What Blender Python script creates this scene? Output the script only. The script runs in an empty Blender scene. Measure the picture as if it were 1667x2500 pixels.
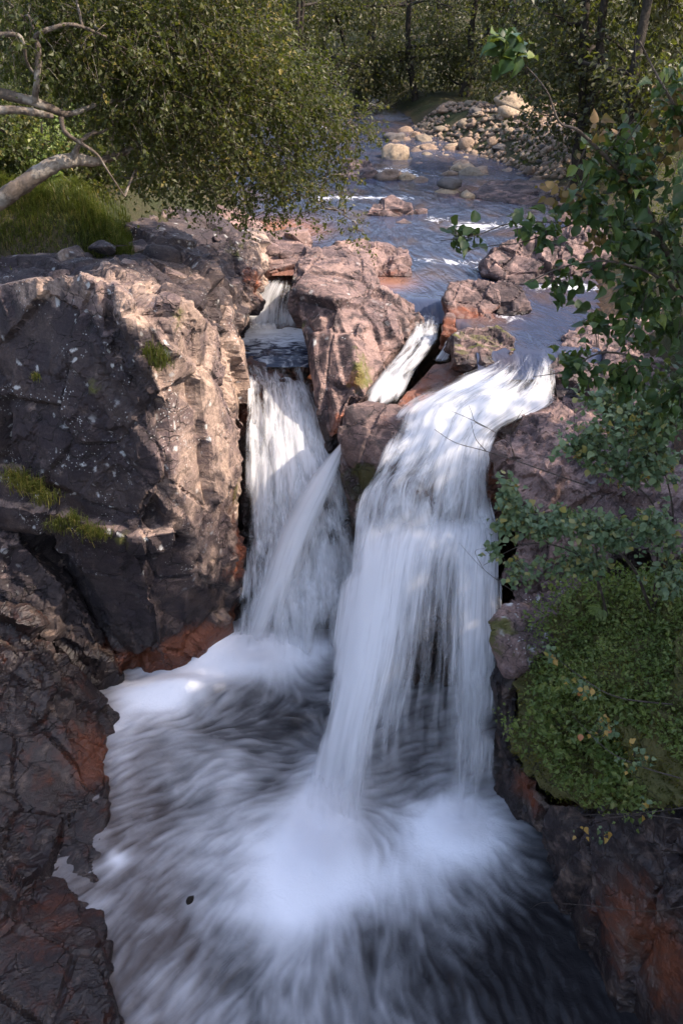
import bpy, bmesh, math, random
import numpy as np
from mathutils import Vector

random.seed(7)
RNG = np.random.default_rng(7)
SC = bpy.context.scene
COL = SC.collection
R = math.radians

# ------------------------------------------------------------------ camera, sky, sun, exposure
CAM_Z, PITCH, FPX = 5.0, R(31.0), 2165.0           # lens in pixels of a 1667 x 2500 frame
cam_d = bpy.data.cameras.new('camera')
cam_d.sensor_fit = 'VERTICAL'
cam_d.angle = 2 * math.atan(1250 / FPX)
cam_d.clip_start, cam_d.clip_end = 0.05, 2000
cam = bpy.data.objects.new('camera', cam_d)
cam.location = (0, 0, CAM_Z)
cam.rotation_euler = (math.pi / 2 - PITCH, 0, 0)
COL.objects.link(cam)
SC.camera = cam

SUN_EL = R(47)
SUN_H = Vector((0.97, -0.22, 0)).normalized()      # horizontal direction towards the sun
SUN_DIR = Vector((SUN_H.x * math.cos(SUN_EL), SUN_H.y * math.cos(SUN_EL), math.sin(SUN_EL)))
world = bpy.data.worlds.new('World')
SC.world = world
world.use_nodes = True
wn = world.node_tree.nodes
sky = wn.new('ShaderNodeTexSky')
sky.sky_type = 'NISHITA'
sky.sun_disc = False
sky.sun_elevation = SUN_EL
sky.sun_rotation = math.atan2(SUN_H.x, SUN_H.y)
sky.air_density, sky.dust_density, sky.ozone_density = 1.0, 1.5, 1.0
bg = wn['Background']
bg.inputs['Strength'].default_value = 0.15
world.node_tree.links.new(sky.outputs[0], bg.inputs[0])
sun_d = bpy.data.lights.new('sun', 'SUN')
sun_d.energy = 2.3
sun_d.angle = R(0.6)
sun_d.color = (1.0, 0.94, 0.86)
sun = bpy.data.objects.new('sun', sun_d)
sun.rotation_euler = (-SUN_DIR).to_track_quat('-Z', 'Y').to_euler()
sun.location = (20, -6, 25)
COL.objects.link(sun)
SC.view_settings.view_transform = 'Standard'
SC.view_settings.look = 'None'
SC.view_settings.exposure = 2.05
SC.view_settings.use_white_balance = True
SC.view_settings.white_balance_temperature = 7500
SC.view_settings.white_balance_tint = 14
SC.view_settings.gamma = 1.0
SC.render.engine = 'CYCLES'
SC.cycles.use_denoising = True
SC.cycles.max_bounces = 6
SC.cycles.diffuse_bounces = 2
SC.cycles.glossy_bounces = 2
SC.cycles.use_adaptive_sampling = True
SC.cycles.adaptive_threshold = 0.03
SC.cycles.transmission_bounces = 4
SC.cycles.transparent_max_bounces = 10
SC.cycles.sample_clamp_indirect = 6
SC.cycles.volume_bounces = 3
SC.cycles.volume_step_rate = 2.0
SC.cycles.volume_max_steps = 64

# ------------------------------------------------------------------ helpers: from the photograph's lines of sight to places
SP, CP = math.sin(PITCH), math.cos(PITCH)
def ray(px, py):
    u, v = (px - 833.5) / FPX, (1250 - py) / FPX
    return u, CP + v * SP, -SP + v * CP
def W(px, py, Y):
    u, dy, dz = ray(px, py)
    t = Y / dy
    return (u * t, Y, CAM_Z + dz * t)
def WZ(px, py, z):
    u, dy, dz = ray(px, py)
    t = (z - CAM_Z) / dz
    return (u * t, dy * t, z)
def sm(a, b, x):
    t = np.clip((np.asarray(x, float) - a) / (b - a), 0, 1)
    return t * t * (3 - 2 * t)

# ------------------------------------------------------------------ numpy noise
def _h(ix, iy, iz, seed):
    h = (ix.astype(np.int64) * 374761393 + iy.astype(np.int64) * 668265263 + iz.astype(np.int64) * 2147483647 + seed * 974634541) & 0xFFFFFFFF
    h = ((h ^ (h >> 13)) * 1274126177) & 0xFFFFFFFF
    h = ((h ^ (h >> 16)) * 2246822519) & 0xFFFFFFFF
    return (h ^ (h >> 15)) & 0xFFFFFFFF
def _r(ix, iy, iz, seed):
    return _h(ix, iy, iz, seed) / 4294967295.0
def vnoise(p, scale=1.0, seed=0):
    q = np.asarray(p) / scale
    i = np.floor(q).astype(np.int64)
    f = q - i
    f = f * f * f * (f * (f * 6 - 15) + 10)
    out = np.zeros(len(q))
    for dx in (0, 1):
        for dy in (0, 1):
            for dz in (0, 1):
                w = (f[:, 0] if dx else 1 - f[:, 0]) * (f[:, 1] if dy else 1 - f[:, 1]) * (f[:, 2] if dz else 1 - f[:, 2])
                out += w * _r(i[:, 0] + dx, i[:, 1] + dy, i[:, 2] + dz, seed)
    return out * 2 - 1
def fbm(p, scale=1.0, seed=0, octaves=4):
    a, s, o = 0.5, scale, np.zeros(len(p))
    for k in range(octaves):
        o += a * vnoise(p, s, seed + 17 * k)
        a *= 0.5; s *= 0.5
    return o
def facets(p, scale, seed, tilt=1.0, step=0.6, stretch=None, gap=False):
    """broken rock: every cell is a tilted plane with its own height"""
    q = np.asarray(p) / scale
    if stretch is not None:
        q = q @ stretch
    b = np.floor(q - 0.5).astype(np.int64)
    best = np.full(len(q), 1e9); sec = np.full(len(q), 1e9); out = np.zeros(len(q))
    for dx in (0, 1):
        for dy in (0, 1):
            for dz in (0, 1):
                c = b + np.array([dx, dy, dz])
                r = [_r(c[:, 0], c[:, 1], c[:, 2], seed + k) for k in range(7)]
                d = q - (c + 0.5 + (np.stack(r[:3], 1) - 0.5) * 0.85)
                dist = (d * d).sum(1)
                g = np.stack(r[3:6], 1) - 0.5
                val = (d * g).sum(1) * 2 * tilt + (r[6] - 0.5) * 2 * step
                m = dist < best
                sec = np.where(m, best, np.minimum(sec, dist))
                best[m] = dist[m]; out[m] = val[m]
    return (out, np.sqrt(sec) - np.sqrt(best)) if gap else out

# ------------------------------------------------------------------ object helpers
def tag(o, label=None, cat=None, group=None, kind=None):
    if label: o['label'] = label
    if cat: o['category'] = cat
    if group: o['group'] = group
    if kind: o['kind'] = kind
    return o
def mesh_np(name, V, F, smooth=False):
    """mesh from arrays; F is (n,3) or (n,4)"""
    me = bpy.data.meshes.new(name)
    V = np.asarray(V, np.float32); F = np.asarray(F, np.int32)
    n, k = F.shape
    me.vertices.add(len(V)); me.vertices.foreach_set('co', V.ravel())
    me.loops.add(n * k); me.loops.foreach_set('vertex_index', F.ravel())
    me.polygons.add(n); me.polygons.foreach_set('loop_start', np.arange(n, dtype=np.int32) * k)
    me.polygons.foreach_set('use_smooth', np.full(n, smooth))
    me.update(calc_edges=True)
    me.validate()
    return me
def fattr(me, name, vals):
    a = me.attributes.new(name, 'FLOAT', 'POINT')
    a.data.foreach_set('value', np.asarray(vals, np.float32))
def vattr(me, name, vals):
    a = me.attributes.new(name, 'FLOAT_VECTOR', 'POINT')
    a.data.foreach_set('vector', np.asarray(vals, np.float32).ravel())
def coords(me):
    a = np.empty(len(me.vertices) * 3, np.float32); me.vertices.foreach_get('co', a)
    return a.reshape(-1, 3).astype(float)
def normals(me):
    a = np.empty(len(me.vertices) * 3, np.float32); me.vertex_normals.foreach_get('vector', a)
    return a.reshape(-1, 3).astype(float)
def link(name, me, mat, parent=None, loc=None):
    """link a mesh; its vertices are world coordinates, the origin moves to the base (or to the parent's origin)"""
    o = bpy.data.objects.new(name, me)
    if mat is not None:
        me.materials.append(mat)
    COL.objects.link(o)
    if parent is not None:
        loc = parent['_o'] if '_o' in parent.keys() else (0, 0, 0)
        me.transform(__import__('mathutils').Matrix.Translation(-Vector(loc)))
        o.parent = parent
        o['_o'] = list(loc)
    else:
        if loc is None:
            c = coords(me)
            loc = ((c[:, 0].min() + c[:, 0].max()) / 2, (c[:, 1].min() + c[:, 1].max()) / 2, c[:, 2].min())
        me.transform(__import__('mathutils').Matrix.Translation(-Vector(loc)))
        o.location = loc
        o['_o'] = [float(a) for a in loc]
    return o
def empty(name, loc):
    o = bpy.data.objects.new(name, None)
    o.empty_display_size = 0.2
    o.location = loc
    o['_o'] = [float(a) for a in loc]
    COL.objects.link(o)
    return o
def tube(pts, rad, seg=6, jitter=0.0):
    """tapered tube along a polyline: vertex and quad arrays"""
    P = np.asarray(pts, float); n = len(P)
    rad = np.interp(np.linspace(0, 1, n), np.linspace(0, 1, len(rad)), rad)
    T = np.gradient(P, axis=0); T /= np.linalg.norm(T, axis=1)[:, None] + 1e-9
    up = np.tile([0.13, 0.21, 0.97], (n, 1))
    A = np.cross(T, up); A /= np.linalg.norm(A, axis=1)[:, None] + 1e-9
    B = np.cross(T, A)
    ang = np.linspace(0, 2 * math.pi, seg, endpoint=False)
    V = (P[:, None] + rad[:, None, None] * (np.cos(ang)[None, :, None] * A[:, None] + np.sin(ang)[None, :, None] * B[:, None]))
    if jitter:
        V += RNG.normal(0, 1, V.shape) * rad[:, None, None] * jitter
    V = V.reshape(-1, 3)
    i, j = np.meshgrid(np.arange(n - 1), np.arange(seg), indexing='ij')
    a = i * seg + j; b = i * seg + (j + 1) % seg
    return V, np.stack([a, b, b + seg, a + seg], -1).reshape(-1, 4)
def join(parts):
    Vs, Fs, o = [], [], 0
    for V, F in parts:
        Vs.append(V); Fs.append(F + o); o += len(V)
    return np.concatenate(Vs), np.concatenate(Fs)
def spline(pts, n):
    """Catmull-Rom through the points, n samples"""
    P = np.asarray(pts, float)
    t = np.linspace(0, len(P) - 1, n); i = np.clip(t.astype(int), 0, len(P) - 2); f = (t - i)[:, None]
    g = lambda k: P[np.clip(k, 0, len(P) - 1)]
    p0, p1, p2, p3 = g(i - 1), g(i), g(i + 1), g(i + 2)
    return 0.5 * (2 * p1 + (p2 - p0) * f + (2 * p0 - 5 * p1 + 4 * p2 - p3) * f ** 2 + (3 * p1 - p0 - 3 * p2 + p3) * f ** 3)

# ------------------------------------------------------------------ materials
class NT:
    def __init__(s, name):
        s.m = bpy.data.materials.new(name); s.m.use_nodes = True
        s.t = s.m.node_tree; s.t.nodes.clear()
        s.out = s.n('ShaderNodeOutputMaterial')
    def n(s, typ, **kw):
        nd = s.t.nodes.new(typ)
        for k, v in kw.items():
            setattr(nd, k, v)
        return nd
    def l(s, a, b):
        s.t.links.new(a, b)
    def set(s, sock, v):
        if hasattr(v, 'is_linked') or hasattr(v, 'links'):
            s.l(v, sock)
        else:
            sock.default_value = v
    def attr(s, name, vec=False):
        nd = s.n('ShaderNodeAttribute', attribute_name=name)
        return nd.outputs['Vector'] if vec else nd.outputs['Fac']
    def math(s, op, a, b=0.0, c=0.0, clamp=False):
        nd = s.n('ShaderNodeMath', operation=op, use_clamp=clamp)
        s.set(nd.inputs[0], a); s.set(nd.inputs[1], b); s.set(nd.inputs[2], c)
        return nd.outputs[0]
    def mix(s, f, a, b, mode='MIX'):
        nd = s.n('ShaderNodeMix', data_type='RGBA', blend_type=mode)
        s.set(nd.inputs[0], f)
        for sock, v in ((nd.inputs[6], a), (nd.inputs[7], b)):
            s.set(sock, (*v, 1) if isinstance(v, tuple) and len(v) == 3 else v)
        return nd.outputs[2]
    def noise(s, vec, scale, detail=4, rough=0.55, dist=0.0):
        nd = s.n('ShaderNodeTexNoise')
        s.l(vec, nd.inputs['Vector'])
        nd.inputs['Scale'].default_value = scale; nd.inputs['Detail'].default_value = detail
        nd.inputs['Roughness'].default_value = rough; nd.inputs['Distortion'].default_value = dist
        return nd.outputs['Fac']
    def voro(s, vec, scale, feature='F1', rnd=1.0):
        nd = s.n('ShaderNodeTexVoronoi', feature=feature)
        s.l(vec, nd.inputs['Vector']); nd.inputs['Scale'].default_value = scale
        nd.inputs['Randomness'].default_value = rnd
        return nd
    def ramp(s, f, a, b, lo=0.0, hi=1.0):
        nd = s.n('ShaderNodeMapRange', interpolation_type='SMOOTHSTEP')
        s.set(nd.inputs[0], f); s.set(nd.inputs[1], a); s.set(nd.inputs[2], b)
        nd.inputs[3].default_value = lo; nd.inputs[4].default_value = hi
        return nd.outputs[0]
    def mapping(s, vec, scale, loc=(0, 0, 0), rot=(0, 0, 0)):
        nd = s.n('ShaderNodeMapping'); s.l(vec, nd.inputs[0])
        nd.inputs['Scale'].default_value = scale; nd.inputs['Location'].default_value = loc; nd.inputs['Rotation'].default_value = rot
        return nd.outputs[0]
    def bump(s, h, strength, dist, prev=None):
        nd = s.n('ShaderNodeBump'); s.l(h, nd.inputs['Height'])
        nd.inputs['Strength'].default_value = strength; nd.inputs['Distance'].default_value = dist
        if prev is not None:
            s.l(prev, nd.inputs['Normal'])
        return nd.outputs[0]
    def principled(s, col, rough, normal=None, spec=0.5, **kw):
        nd = s.n('ShaderNodeBsdfPrincipled')
        s.set(nd.inputs['Base Color'], (*col, 1) if isinstance(col, tuple) and len(col) == 3 else col)
        s.set(nd.inputs['Roughness'], rough)
        s.set(nd.inputs['Specular IOR Level'], spec)
        if normal is not None:
            s.l(normal, nd.inputs['Normal'])
        for k, v in kw.items():
            s.set(nd.inputs[k.replace('_', ' ')], v)
        return nd.outputs[0]
    def done(s, shader):
        s.l(shader, s.out.inputs['Surface'])
        return s.m

def rock_material(name, a, b, c, lichen=1.0, strata_rot=(0.5, 0.9, 0.2)):
    """gneiss: a/b mottling, c for dark crust and painted shade; stains and shade come from vertex attributes measured on the rock"""
    t = NT(name)
    co = t.n('ShaderNodeTexCoord').outputs['Object']
    n1 = t.noise(co, 1.3, 6, 0.6, 0.4)
    n2 = t.noise(co, 3.6, 7, 0.66, 0.5)
    n3 = t.noise(co, 34.0, 4, 0.7)
    st = t.noise(t.mapping(co, (1.2, 1.2, 9.0), rot=strata_rot), 2.2, 5, 0.62, 0.5)
    col = t.mix(t.ramp(n1, 0.38, 0.62), a, b)
    col = t.mix(t.math('MULTIPLY', t.ramp(st, 0.5, 0.72), 0.45), col, tuple(min(1, x * 1.5) for x in a))
    col = t.mix(t.math('MULTIPLY', t.ramp(n2, 0.44, 0.66), 0.75), col, tuple(x * 0.42 for x in b))
    # dark crust, with painted shade in the same mask
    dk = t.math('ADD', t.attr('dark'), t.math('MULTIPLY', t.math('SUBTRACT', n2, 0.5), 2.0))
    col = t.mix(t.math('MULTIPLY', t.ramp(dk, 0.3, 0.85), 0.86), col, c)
    # grain
    col = t.mix(t.ramp(n3, 0.3, 0.7), t.mix(0.42, col, (0, 0, 0), 'MIX'), col)
    # cracks
    wob = t.n('ShaderNodeVectorMath', operation='ADD')
    nz = t.n('ShaderNodeTexNoise'); t.l(co, nz.inputs['Vector']); nz.inputs['Scale'].default_value = 3.0; nz.inputs['Detail'].default_value = 4
    sc = t.n('ShaderNodeVectorMath', operation='SCALE'); t.l(nz.outputs['Color'], sc.inputs[0]); sc.inputs['Scale'].default_value = 0.35
    t.l(co, wob.inputs[0]); t.l(sc.outputs[0], wob.inputs[1])
    cr = t.voro(t.mapping(wob.outputs[0], (1, 1, 1.9), rot=strata_rot), 2.3, 'DISTANCE_TO_EDGE').outputs['Distance']
    crack = t.math('MULTIPLY', t.ramp(cr, 0.0, 0.03, 1, 0), t.ramp(n1, 0.42, 0.6))
    # lichen rosettes and specks
    lv = t.voro(wob.outputs[0], 5.5)
    pick = t.n('ShaderNodeSeparateColor'); t.l(lv.outputs['Color'], pick.inputs[0])
    la = t.math('MULTIPLY', t.ramp(t.math('ADD', lv.outputs['Distance'], t.math('MULTIPLY', t.math('SUBTRACT', n3, 0.5), 0.35)), 0.12, 0.30, 1, 0), t.math('MULTIPLY', t.ramp(pick.outputs[0], 0.5, 0.55), t.ramp(t.noise(co, 1.1, 3), .42, .56)))
    lv2 = t.voro(co, 26.0)
    pick2 = t.n('ShaderNodeSeparateColor'); t.l(lv2.outputs['Color'], pick2.inputs[0])
    lb = t.math('MULTIPLY', t.ramp(lv2.outputs['Distance'], 0.18, 0.36, 1, 0), t.ramp(pick2.outputs[1], 0.55, 0.62))
    lb = t.math('MULTIPLY', lb, t.ramp(t.noise(co, 2.1, 3), 0.5, 0.66))
    li = t.math('MULTIPLY', t.math('MULTIPLY', t.math('MAXIMUM', la, lb), t.attr('lichen')), lichen, clamp=True)
    col = t.mix(t.math('MULTIPLY', li, 0.9), col, (0.50, 0.50, 0.49))
    # rust, moss, wet; the wet tone is deepened further for shade
    ru = t.ramp(t.math('ADD', t.attr('rust'), t.math('MULTIPLY', t.math('SUBTRACT', n2, 0.5), 1.1)), 0.35, 0.8)
    col = t.mix(t.math('MULTIPLY', ru, 0.85), col, (0.33, 0.095, 0.040))
    mo = t.ramp(t.math('ADD', t.attr('moss'), t.math('MULTIPLY', t.math('SUBTRACT', n2, 0.5), 1.4)), 0.4, 0.7)
    mcol = t.mix(t.noise(co, 40, 3), (0.035, 0.055, 0.012), (0.15, 0.13, 0.03))
    col = t.mix(t.math('MULTIPLY', mo, 0.85), col, mcol)
    wet = t.attr('wet')
    col = t.mix(t.math('MULTIPLY', wet, 0.80), col, t.mix(1.0, col, (0.17, 0.155, 0.155), 'MULTIPLY'))
    col = t.mix(t.math('MULTIPLY', crack, 0.8), col, (0.02, 0.016, 0.014))
    rough = t.ramp(t.math('SUBTRACT', wet, t.math('MULTIPLY', n3, 0.25)), 0.1, 0.9, 0.85, 0.38)
    h = t.math('ADD', t.math('MULTIPLY', n2, 0.5), t.math('MULTIPLY', st, 0.6))
    nrm = t.bump(h, 0.45, 0.04)
    nrm = t.bump(n3, 0.8, 0.016, nrm)
    nrm = t.bump(t.math('MULTIPLY', crack, -1.0), 0.8, 0.03, nrm)
    return t.done(t.principled(col, rough, nrm, 0.4))

M_ROCK = rock_material('rock_pink', (0.29, 0.188, 0.165), (0.135, 0.090, 0.090), (0.034, 0.025, 0.030))
M_CLIFF = rock_material('rock_cliff', (0.37, 0.262, 0.208), (0.145, 0.100, 0.098), (0.022, 0.016, 0.022), 1.0, (0.2, 1.2, 0.4))  # pale tone lifted for the sunlit face, dark tone deepened for shade
M_BED = rock_material('rock_bed', (0.16, 0.10, 0.085), (0.10, 0.07, 0.062), (0.035, 0.028, 0.03), 0.0)

def stone_material():
    t = NT('river_stone')
    co = t.n('ShaderNodeTexCoord').outputs['Object']
    r = t.n('ShaderNodeObjectInfo').outputs['Random']
    cr = t.n('ShaderNodeValToRGB'); t.l(r, cr.inputs[0])
    e = cr.color_ramp; e.interpolation = 'CONSTANT'
    cols = [(0.15, 0.105, 0.085), (0.27, 0.185, 0.13), (0.35, 0.26, 0.175), (0.19, 0.13, 0.10), (0.30, 0.20, 0.135), (0.10, 0.088, 0.085), (0.23, 0.18, 0.13)]
    e.elements[0].position = 0; e.elements[0].color = (*cols[0], 1); e.elements[1].position = 1 / 7; e.elements[1].color = (*cols[1], 1)
    for k in range(2, 7):
        x = e.elements.new(k / 7); x.color = (*cols[k], 1)
    n = t.noise(co, 7, 5, 0.65)
    n2 = t.noise(co, 40, 3, 0.6)
    col = t.mix(t.ramp(n, 0.35, 0.7), cr.outputs[0], t.mix(1.0, cr.outputs[0], (0.5, 0.47, 0.46), 'MULTIPLY'))
    col = t.mix(t.math('MULTIPLY', n2, 0.35), col, (0.08, 0.07, 0.06))
    return t.done(t.principled(col, 0.75, t.bump(n2, 0.5, 0.02, t.bump(n, 0.5, 0.05)), 0.35))
M_STONE = stone_material()

def leaf_material(name, c1, c2, c3, gloss=0.42, trans=0.30, spec=0.45):
    t = NT(name)
    r = t.attr('rnd')
    cr = t.n('ShaderNodeValToRGB'); t.l(r, cr.inputs[0])
    e = cr.color_ramp
    e.elements[0].color = (*c1, 1); e.elements[1].color = (*c3, 1)
    e.elements[0].position = 0.0; e.elements[1].position = 1.0
    x = e.elements.new(0.72); x.color = (*c2, 1)
    p = t.principled(cr.outputs[0], gloss, None, spec)
    tr = t.n('ShaderNodeBsdfTranslucent')
    t.l(t.mix(0.5, cr.outputs[0], (0.25, 0.30, 0.03)), tr.inputs[0])
    m = t.n('ShaderNodeMixShader'); m.inputs[0].default_value = trans
    t.l(p, m.inputs[1]); t.l(tr.outputs[0], m.inputs[2])
    return t.done(m.outputs[0])
M_BIRCH = leaf_material('leaf_birch', (0.020, 0.029, 0.008), (0.050, 0.055, 0.014), (0.15, 0.115, 0.028), 0.5, .3, .28)
M_FAR = leaf_material('leaf_far', (0.019, 0.023, 0.008), (0.045, 0.043, 0.014), (0.09, 0.068, 0.022), 0.5)
M_ALDER = leaf_material('leaf_alder', (0.013, 0.036, 0.012), (0.034, 0.072, 0.019), (0.10, 0.13, 0.03), 0.5, .25, .35)
M_HAZEL = leaf_material('leaf_hazel', (0.075, 0.128, 0.062), (0.150, 0.200, 0.092), (0.30, 0.23, 0.06), 0.5, 0.25)
M_YELLOW = leaf_material('leaf_yellow', (0.35, 0.20, 0.05), (0.42, 0.26, 0.06), (0.40, 0.14, 0.06), 0.5, 0.3)
M_GROUND_COVER = leaf_material('leaf_bilberry', (0.090, 0.145, 0.036), (0.190, 0.235, 0.068), (0.29, 0.27, 0.09), 0.45, 0.42)
M_GRASS = leaf_material('grass_blade', (0.030, 0.048, 0.010), (0.080, 0.086, 0.022), (0.20, 0.15, 0.06), 0.5, 0.35)
M_MOSS = leaf_material('moss_tuft', (0.030, 0.040, 0.008), (0.085, 0.080, 0.016), (0.17, 0.13, 0.03), 0.8, 0.15, .1)
M_BROWN = leaf_material('leaf_brown', (0.10, 0.055, 0.02), (0.16, 0.085, 0.03), (0.2, 0.12, 0.05), 0.6)

def bark_material(name, a, b, pale=0.0):
    t = NT(name)
    co = t.n('ShaderNodeTexCoord').outputs['Object']
    n = t.noise(co, 9, 6, 0.7, 0.6); n2 = t.noise(co, 3.2, 4, 0.6)
    col = t.mix(t.ramp(n, 0.4, 0.62), a, b)
    if pale:
        col = t.mix(t.math('MULTIPLY', t.ramp(n2, 0.5, 0.62), pale), col, (0.42, 0.38, 0.33))
    return t.done(t.principled(col, 0.85, t.bump(n, 0.9, 0.03), 0.25))
M_BARK = bark_material('bark_dark', (0.018, 0.014, 0.011), (0.040, 0.031, 0.024))
M_BIRCHBARK = bark_material('bark_birch', (0.075, 0.058, 0.046), (0.11, 0.085, 0.07), 0.38)
M_TWIG = bark_material('twig_bark', (0.045, 0.033, 0.026), (0.10, 0.08, 0.07))

def ground_material():
    t = NT('ground_soil')
    co = t.n('ShaderNodeTexCoord').outputs['Object']
    n = t.noise(co, 0.7, 6, 0.65); n2 = t.noise(co, 9, 5, 0.7)
    col = t.mix(t.ramp(n, 0.4, 0.62), (0.028, 0.038, 0.012), (0.060, 0.050, 0.028))
    col = t.mix(t.math('MULTIPLY', n2, 0.6), col, (0.02, 0.016, 0.010))
    bed = t.mix(t.ramp(n2, 0.35, 0.65), (0.12, 0.065, 0.04), (0.05, 0.04, 0.035))
    col = t.mix(t.attr('bed'), col, bed)
    return t.done(t.principled(col, 0.9, t.bump(n2, 1.0, 0.08), 0.2))
M_GROUND = ground_material()

def river_material():
    t = NT('river_water')
    fl = t.attr('flow', True)
    rip = t.noise(t.mapping(fl, (3.0, 0.9, 1)), 1.6, 4, 0.55, 0.6)
    rip2 = t.noise(t.mapping(fl, (9.0, 2.2, 1)), 2.0, 3, 0.5, 0.4)
    bed = t.noise(t.mapping(fl, (1, 0.6, 1)), 0.9, 5, 0.6)
    col = t.mix(t.ramp(bed, 0.45, 0.68), (0.030, 0.040, 0.072), (0.062, 0.046, 0.048))  # blue of the mirrored sky put into the base colour
    col = t.mix(t.math('MULTIPLY', t.attr('shallow'), 0.8), col, (0.26, 0.115, 0.065))
    foam = t.attr('foam')
    st = t.noise(t.mapping(fl, (5.0, 2.6, 1)), 1.0, 6, 0.62, 1.4)
    fo = t.ramp(t.math('ADD', foam, t.math('MULTIPLY', t.math('SUBTRACT', st, 0.5), 2.4)), 0.45, 1.2)
    col = t.mix(fo, col, (0.72, 0.74, 0.78))
    nrm = t.bump(rip2, 0.10, 0.06, t.bump(rip, 0.30, 0.20))
    return t.done(t.principled(col, t.math('ADD', 0.16, t.math('MULTIPLY', fo, 0.5)), nrm, 0.5, IOR=1.33))
M_RIVER = river_material()

def pool_material():
    t = NT('pool_water')
    f = t.attr('foam')
    co = t.n('ShaderNodeTexCoord').outputs['Object']
    n = t.noise(co, 9, 4, 0.6, 0.6)
    deep = t.mix(t.attr('edge'), (0.020, 0.019, 0.021), (0.085, 0.050, 0.036))
    col = t.mix(f, deep, (0.80, 0.81, 0.86))
    rough = t.ramp(f, 0.02, 0.35, 0.16, 0.6)
    nrm = t.bump(n, 0.25, 0.06)
    return t.done(t.principled(col, rough, nrm, 0.28, IOR=1.33))
M_POOL = pool_material()

def fall_material(name, k=1.15, fu=(30.0, 0.8), fu2=(7.0, 0.55)):
    """white water: veils of drops, dense where much water runs, open where it thins"""
    t = NT(name)
    fl = t.attr('flow', True)
    d = t.attr('dens')
    a = t.noise(t.mapping(fl, (fu[0], fu[1], 1)), 1.0, 5, 0.7, 0.3)
    b = t.noise(t.mapping(fl, (fu2[0], fu2[1], 1)), 1.0, 4, 0.6, 0.5)
    s = t.math('ADD', t.math('MULTIPLY', t.math('SUBTRACT', a, 0.5), k * .42), t.math('MULTIPLY', t.math('SUBTRACT', b, 0.5), k * 1.5))
    al = t.ramp(t.math('ADD', d, s), 0.05, 1.15)
    al = t.math('MULTIPLY', al, t.attr('rim'), clamp=True)
    p = t.principled((0.86, 0.87, 0.90), 0.55, None, 0.15)
    trl = t.n('ShaderNodeBsdfTranslucent'); trl.inputs[0].default_value = (0.86, 0.87, 0.90, 1)
    w = t.n('ShaderNodeMixShader'); w.inputs[0].default_value = 0.45
    t.l(p, w.inputs[1]); t.l(trl.outputs[0], w.inputs[2])
    tp = t.n('ShaderNodeBsdfTransparent')
    m = t.n('ShaderNodeMixShader')
    t.l(al, m.inputs[0]); t.l(tp.outputs[0], m.inputs[1]); t.l(w.outputs[0], m.inputs[2])
    return t.done(m.outputs[0])
M_FALL = fall_material('white_water')
M_CASC = fall_material('churned_water', 2.0, (20.0, 1.7), (4.5, 1.3))

# ------------------------------------------------------------------ the setting: ground, river, pool
RXC = lambda Y: np.interp(Y, [12, 18, 24, 30, 46, 70, 160], [2.2, 1.8, 1.6, 0.6, -1.2, -7, -40])
RHW = lambda Y: np.interp(Y, [12, 18, 24, 30, 40, 46, 70, 160], [1.6, 2.6, 3.6, 4.0, 2.3, 1.9, 2.0, 2.0])
def ground_height(x, y):
    p = np.stack([x, y, np.zeros_like(x)], 1)
    d = np.abs(x - RXC(y)) - RHW(y)
    bank = sm(-0.3, 2.2, d) * 1.15 + sm(1.5, 14, d) * 1.1
    z = -0.45 + bank + fbm(p, 3.0, 5, 4) * 0.35 * sm(0, 2, d) + 0.05 * fbm(p, 0.7, 9, 3)
    # gravel bar
    z += 0.46 * np.exp(-(((x - RXC(y) - 3.4) / 2.9) ** 2 + ((y - 33.5) / 5.5) ** 2) ** 2)
    # valley sides
    z += sm(55, 190, y) * 46 + sm(14, 70, np.abs(x - 1)) * 14 * sm(-5, 30, y)
    z += 0.95 * sm(-2.4, -4.4, x) * sm(12.5, 15, y) * sm(30, 20, y)
    # the bank, raised on the right to shade the pool, climbs towards the bridge the picture is taken from
    z += 1.6 * sm(3.8, 6.0, x) * sm(9.5, 6, y) + 2.0 * sm(-9, -12, x) * sm(9, 5, y)
    # the gorge below the falls
    xl = np.interp(y, [4, 12.6, 13.2, 15, 16.8], [-9.5, -9.5, -3.4, -2.4, -1.8])
    xr = np.interp(y, [4, 8, 11, 12.6, 16.8], [3.6, 4.2, 4.2, 4.4, 3.0])
    g = sm(-0.6, 0.6, x - xl) * sm(-0.6, 0.6, xr - x) * np.where(x < 0.7, sm(17.9, 17.5, y), sm(16.9, 15.6, y))
    return z * (1 - g) + g * (-6.6)
def build_ground():
    xs = np.concatenate([np.linspace(-260, -32, 40), np.linspace(-30, 30, 150), np.linspace(32, 260, 40)])
    ys = np.concatenate([np.linspace(-120, 2, 24), np.linspace(3, 50, 150), np.linspace(51, 320, 60)])
    X, Y = np.meshgrid(xs, ys, indexing='ij')
    x, y = X.ravel(), Y.ravel()
    z = ground_height(x, y)
    nx, ny = len(xs), len(ys)
    i, j = np.meshgrid(np.arange(nx - 1), np.arange(ny - 1), indexing='ij')
    a = i * ny + j
    F = np.stack([a, a + ny, a + ny + 1, a + 1], -1).reshape(-1, 4)
    me = mesh_np('ground', np.stack([x, y, z], 1), F, True)
    fattr(me, 'bed', sm(0.25, -0.15, z))
    o = link('ground', me, M_GROUND, loc=(0, 0, 0))
    tag(o, kind='structure')
build_ground()

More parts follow.
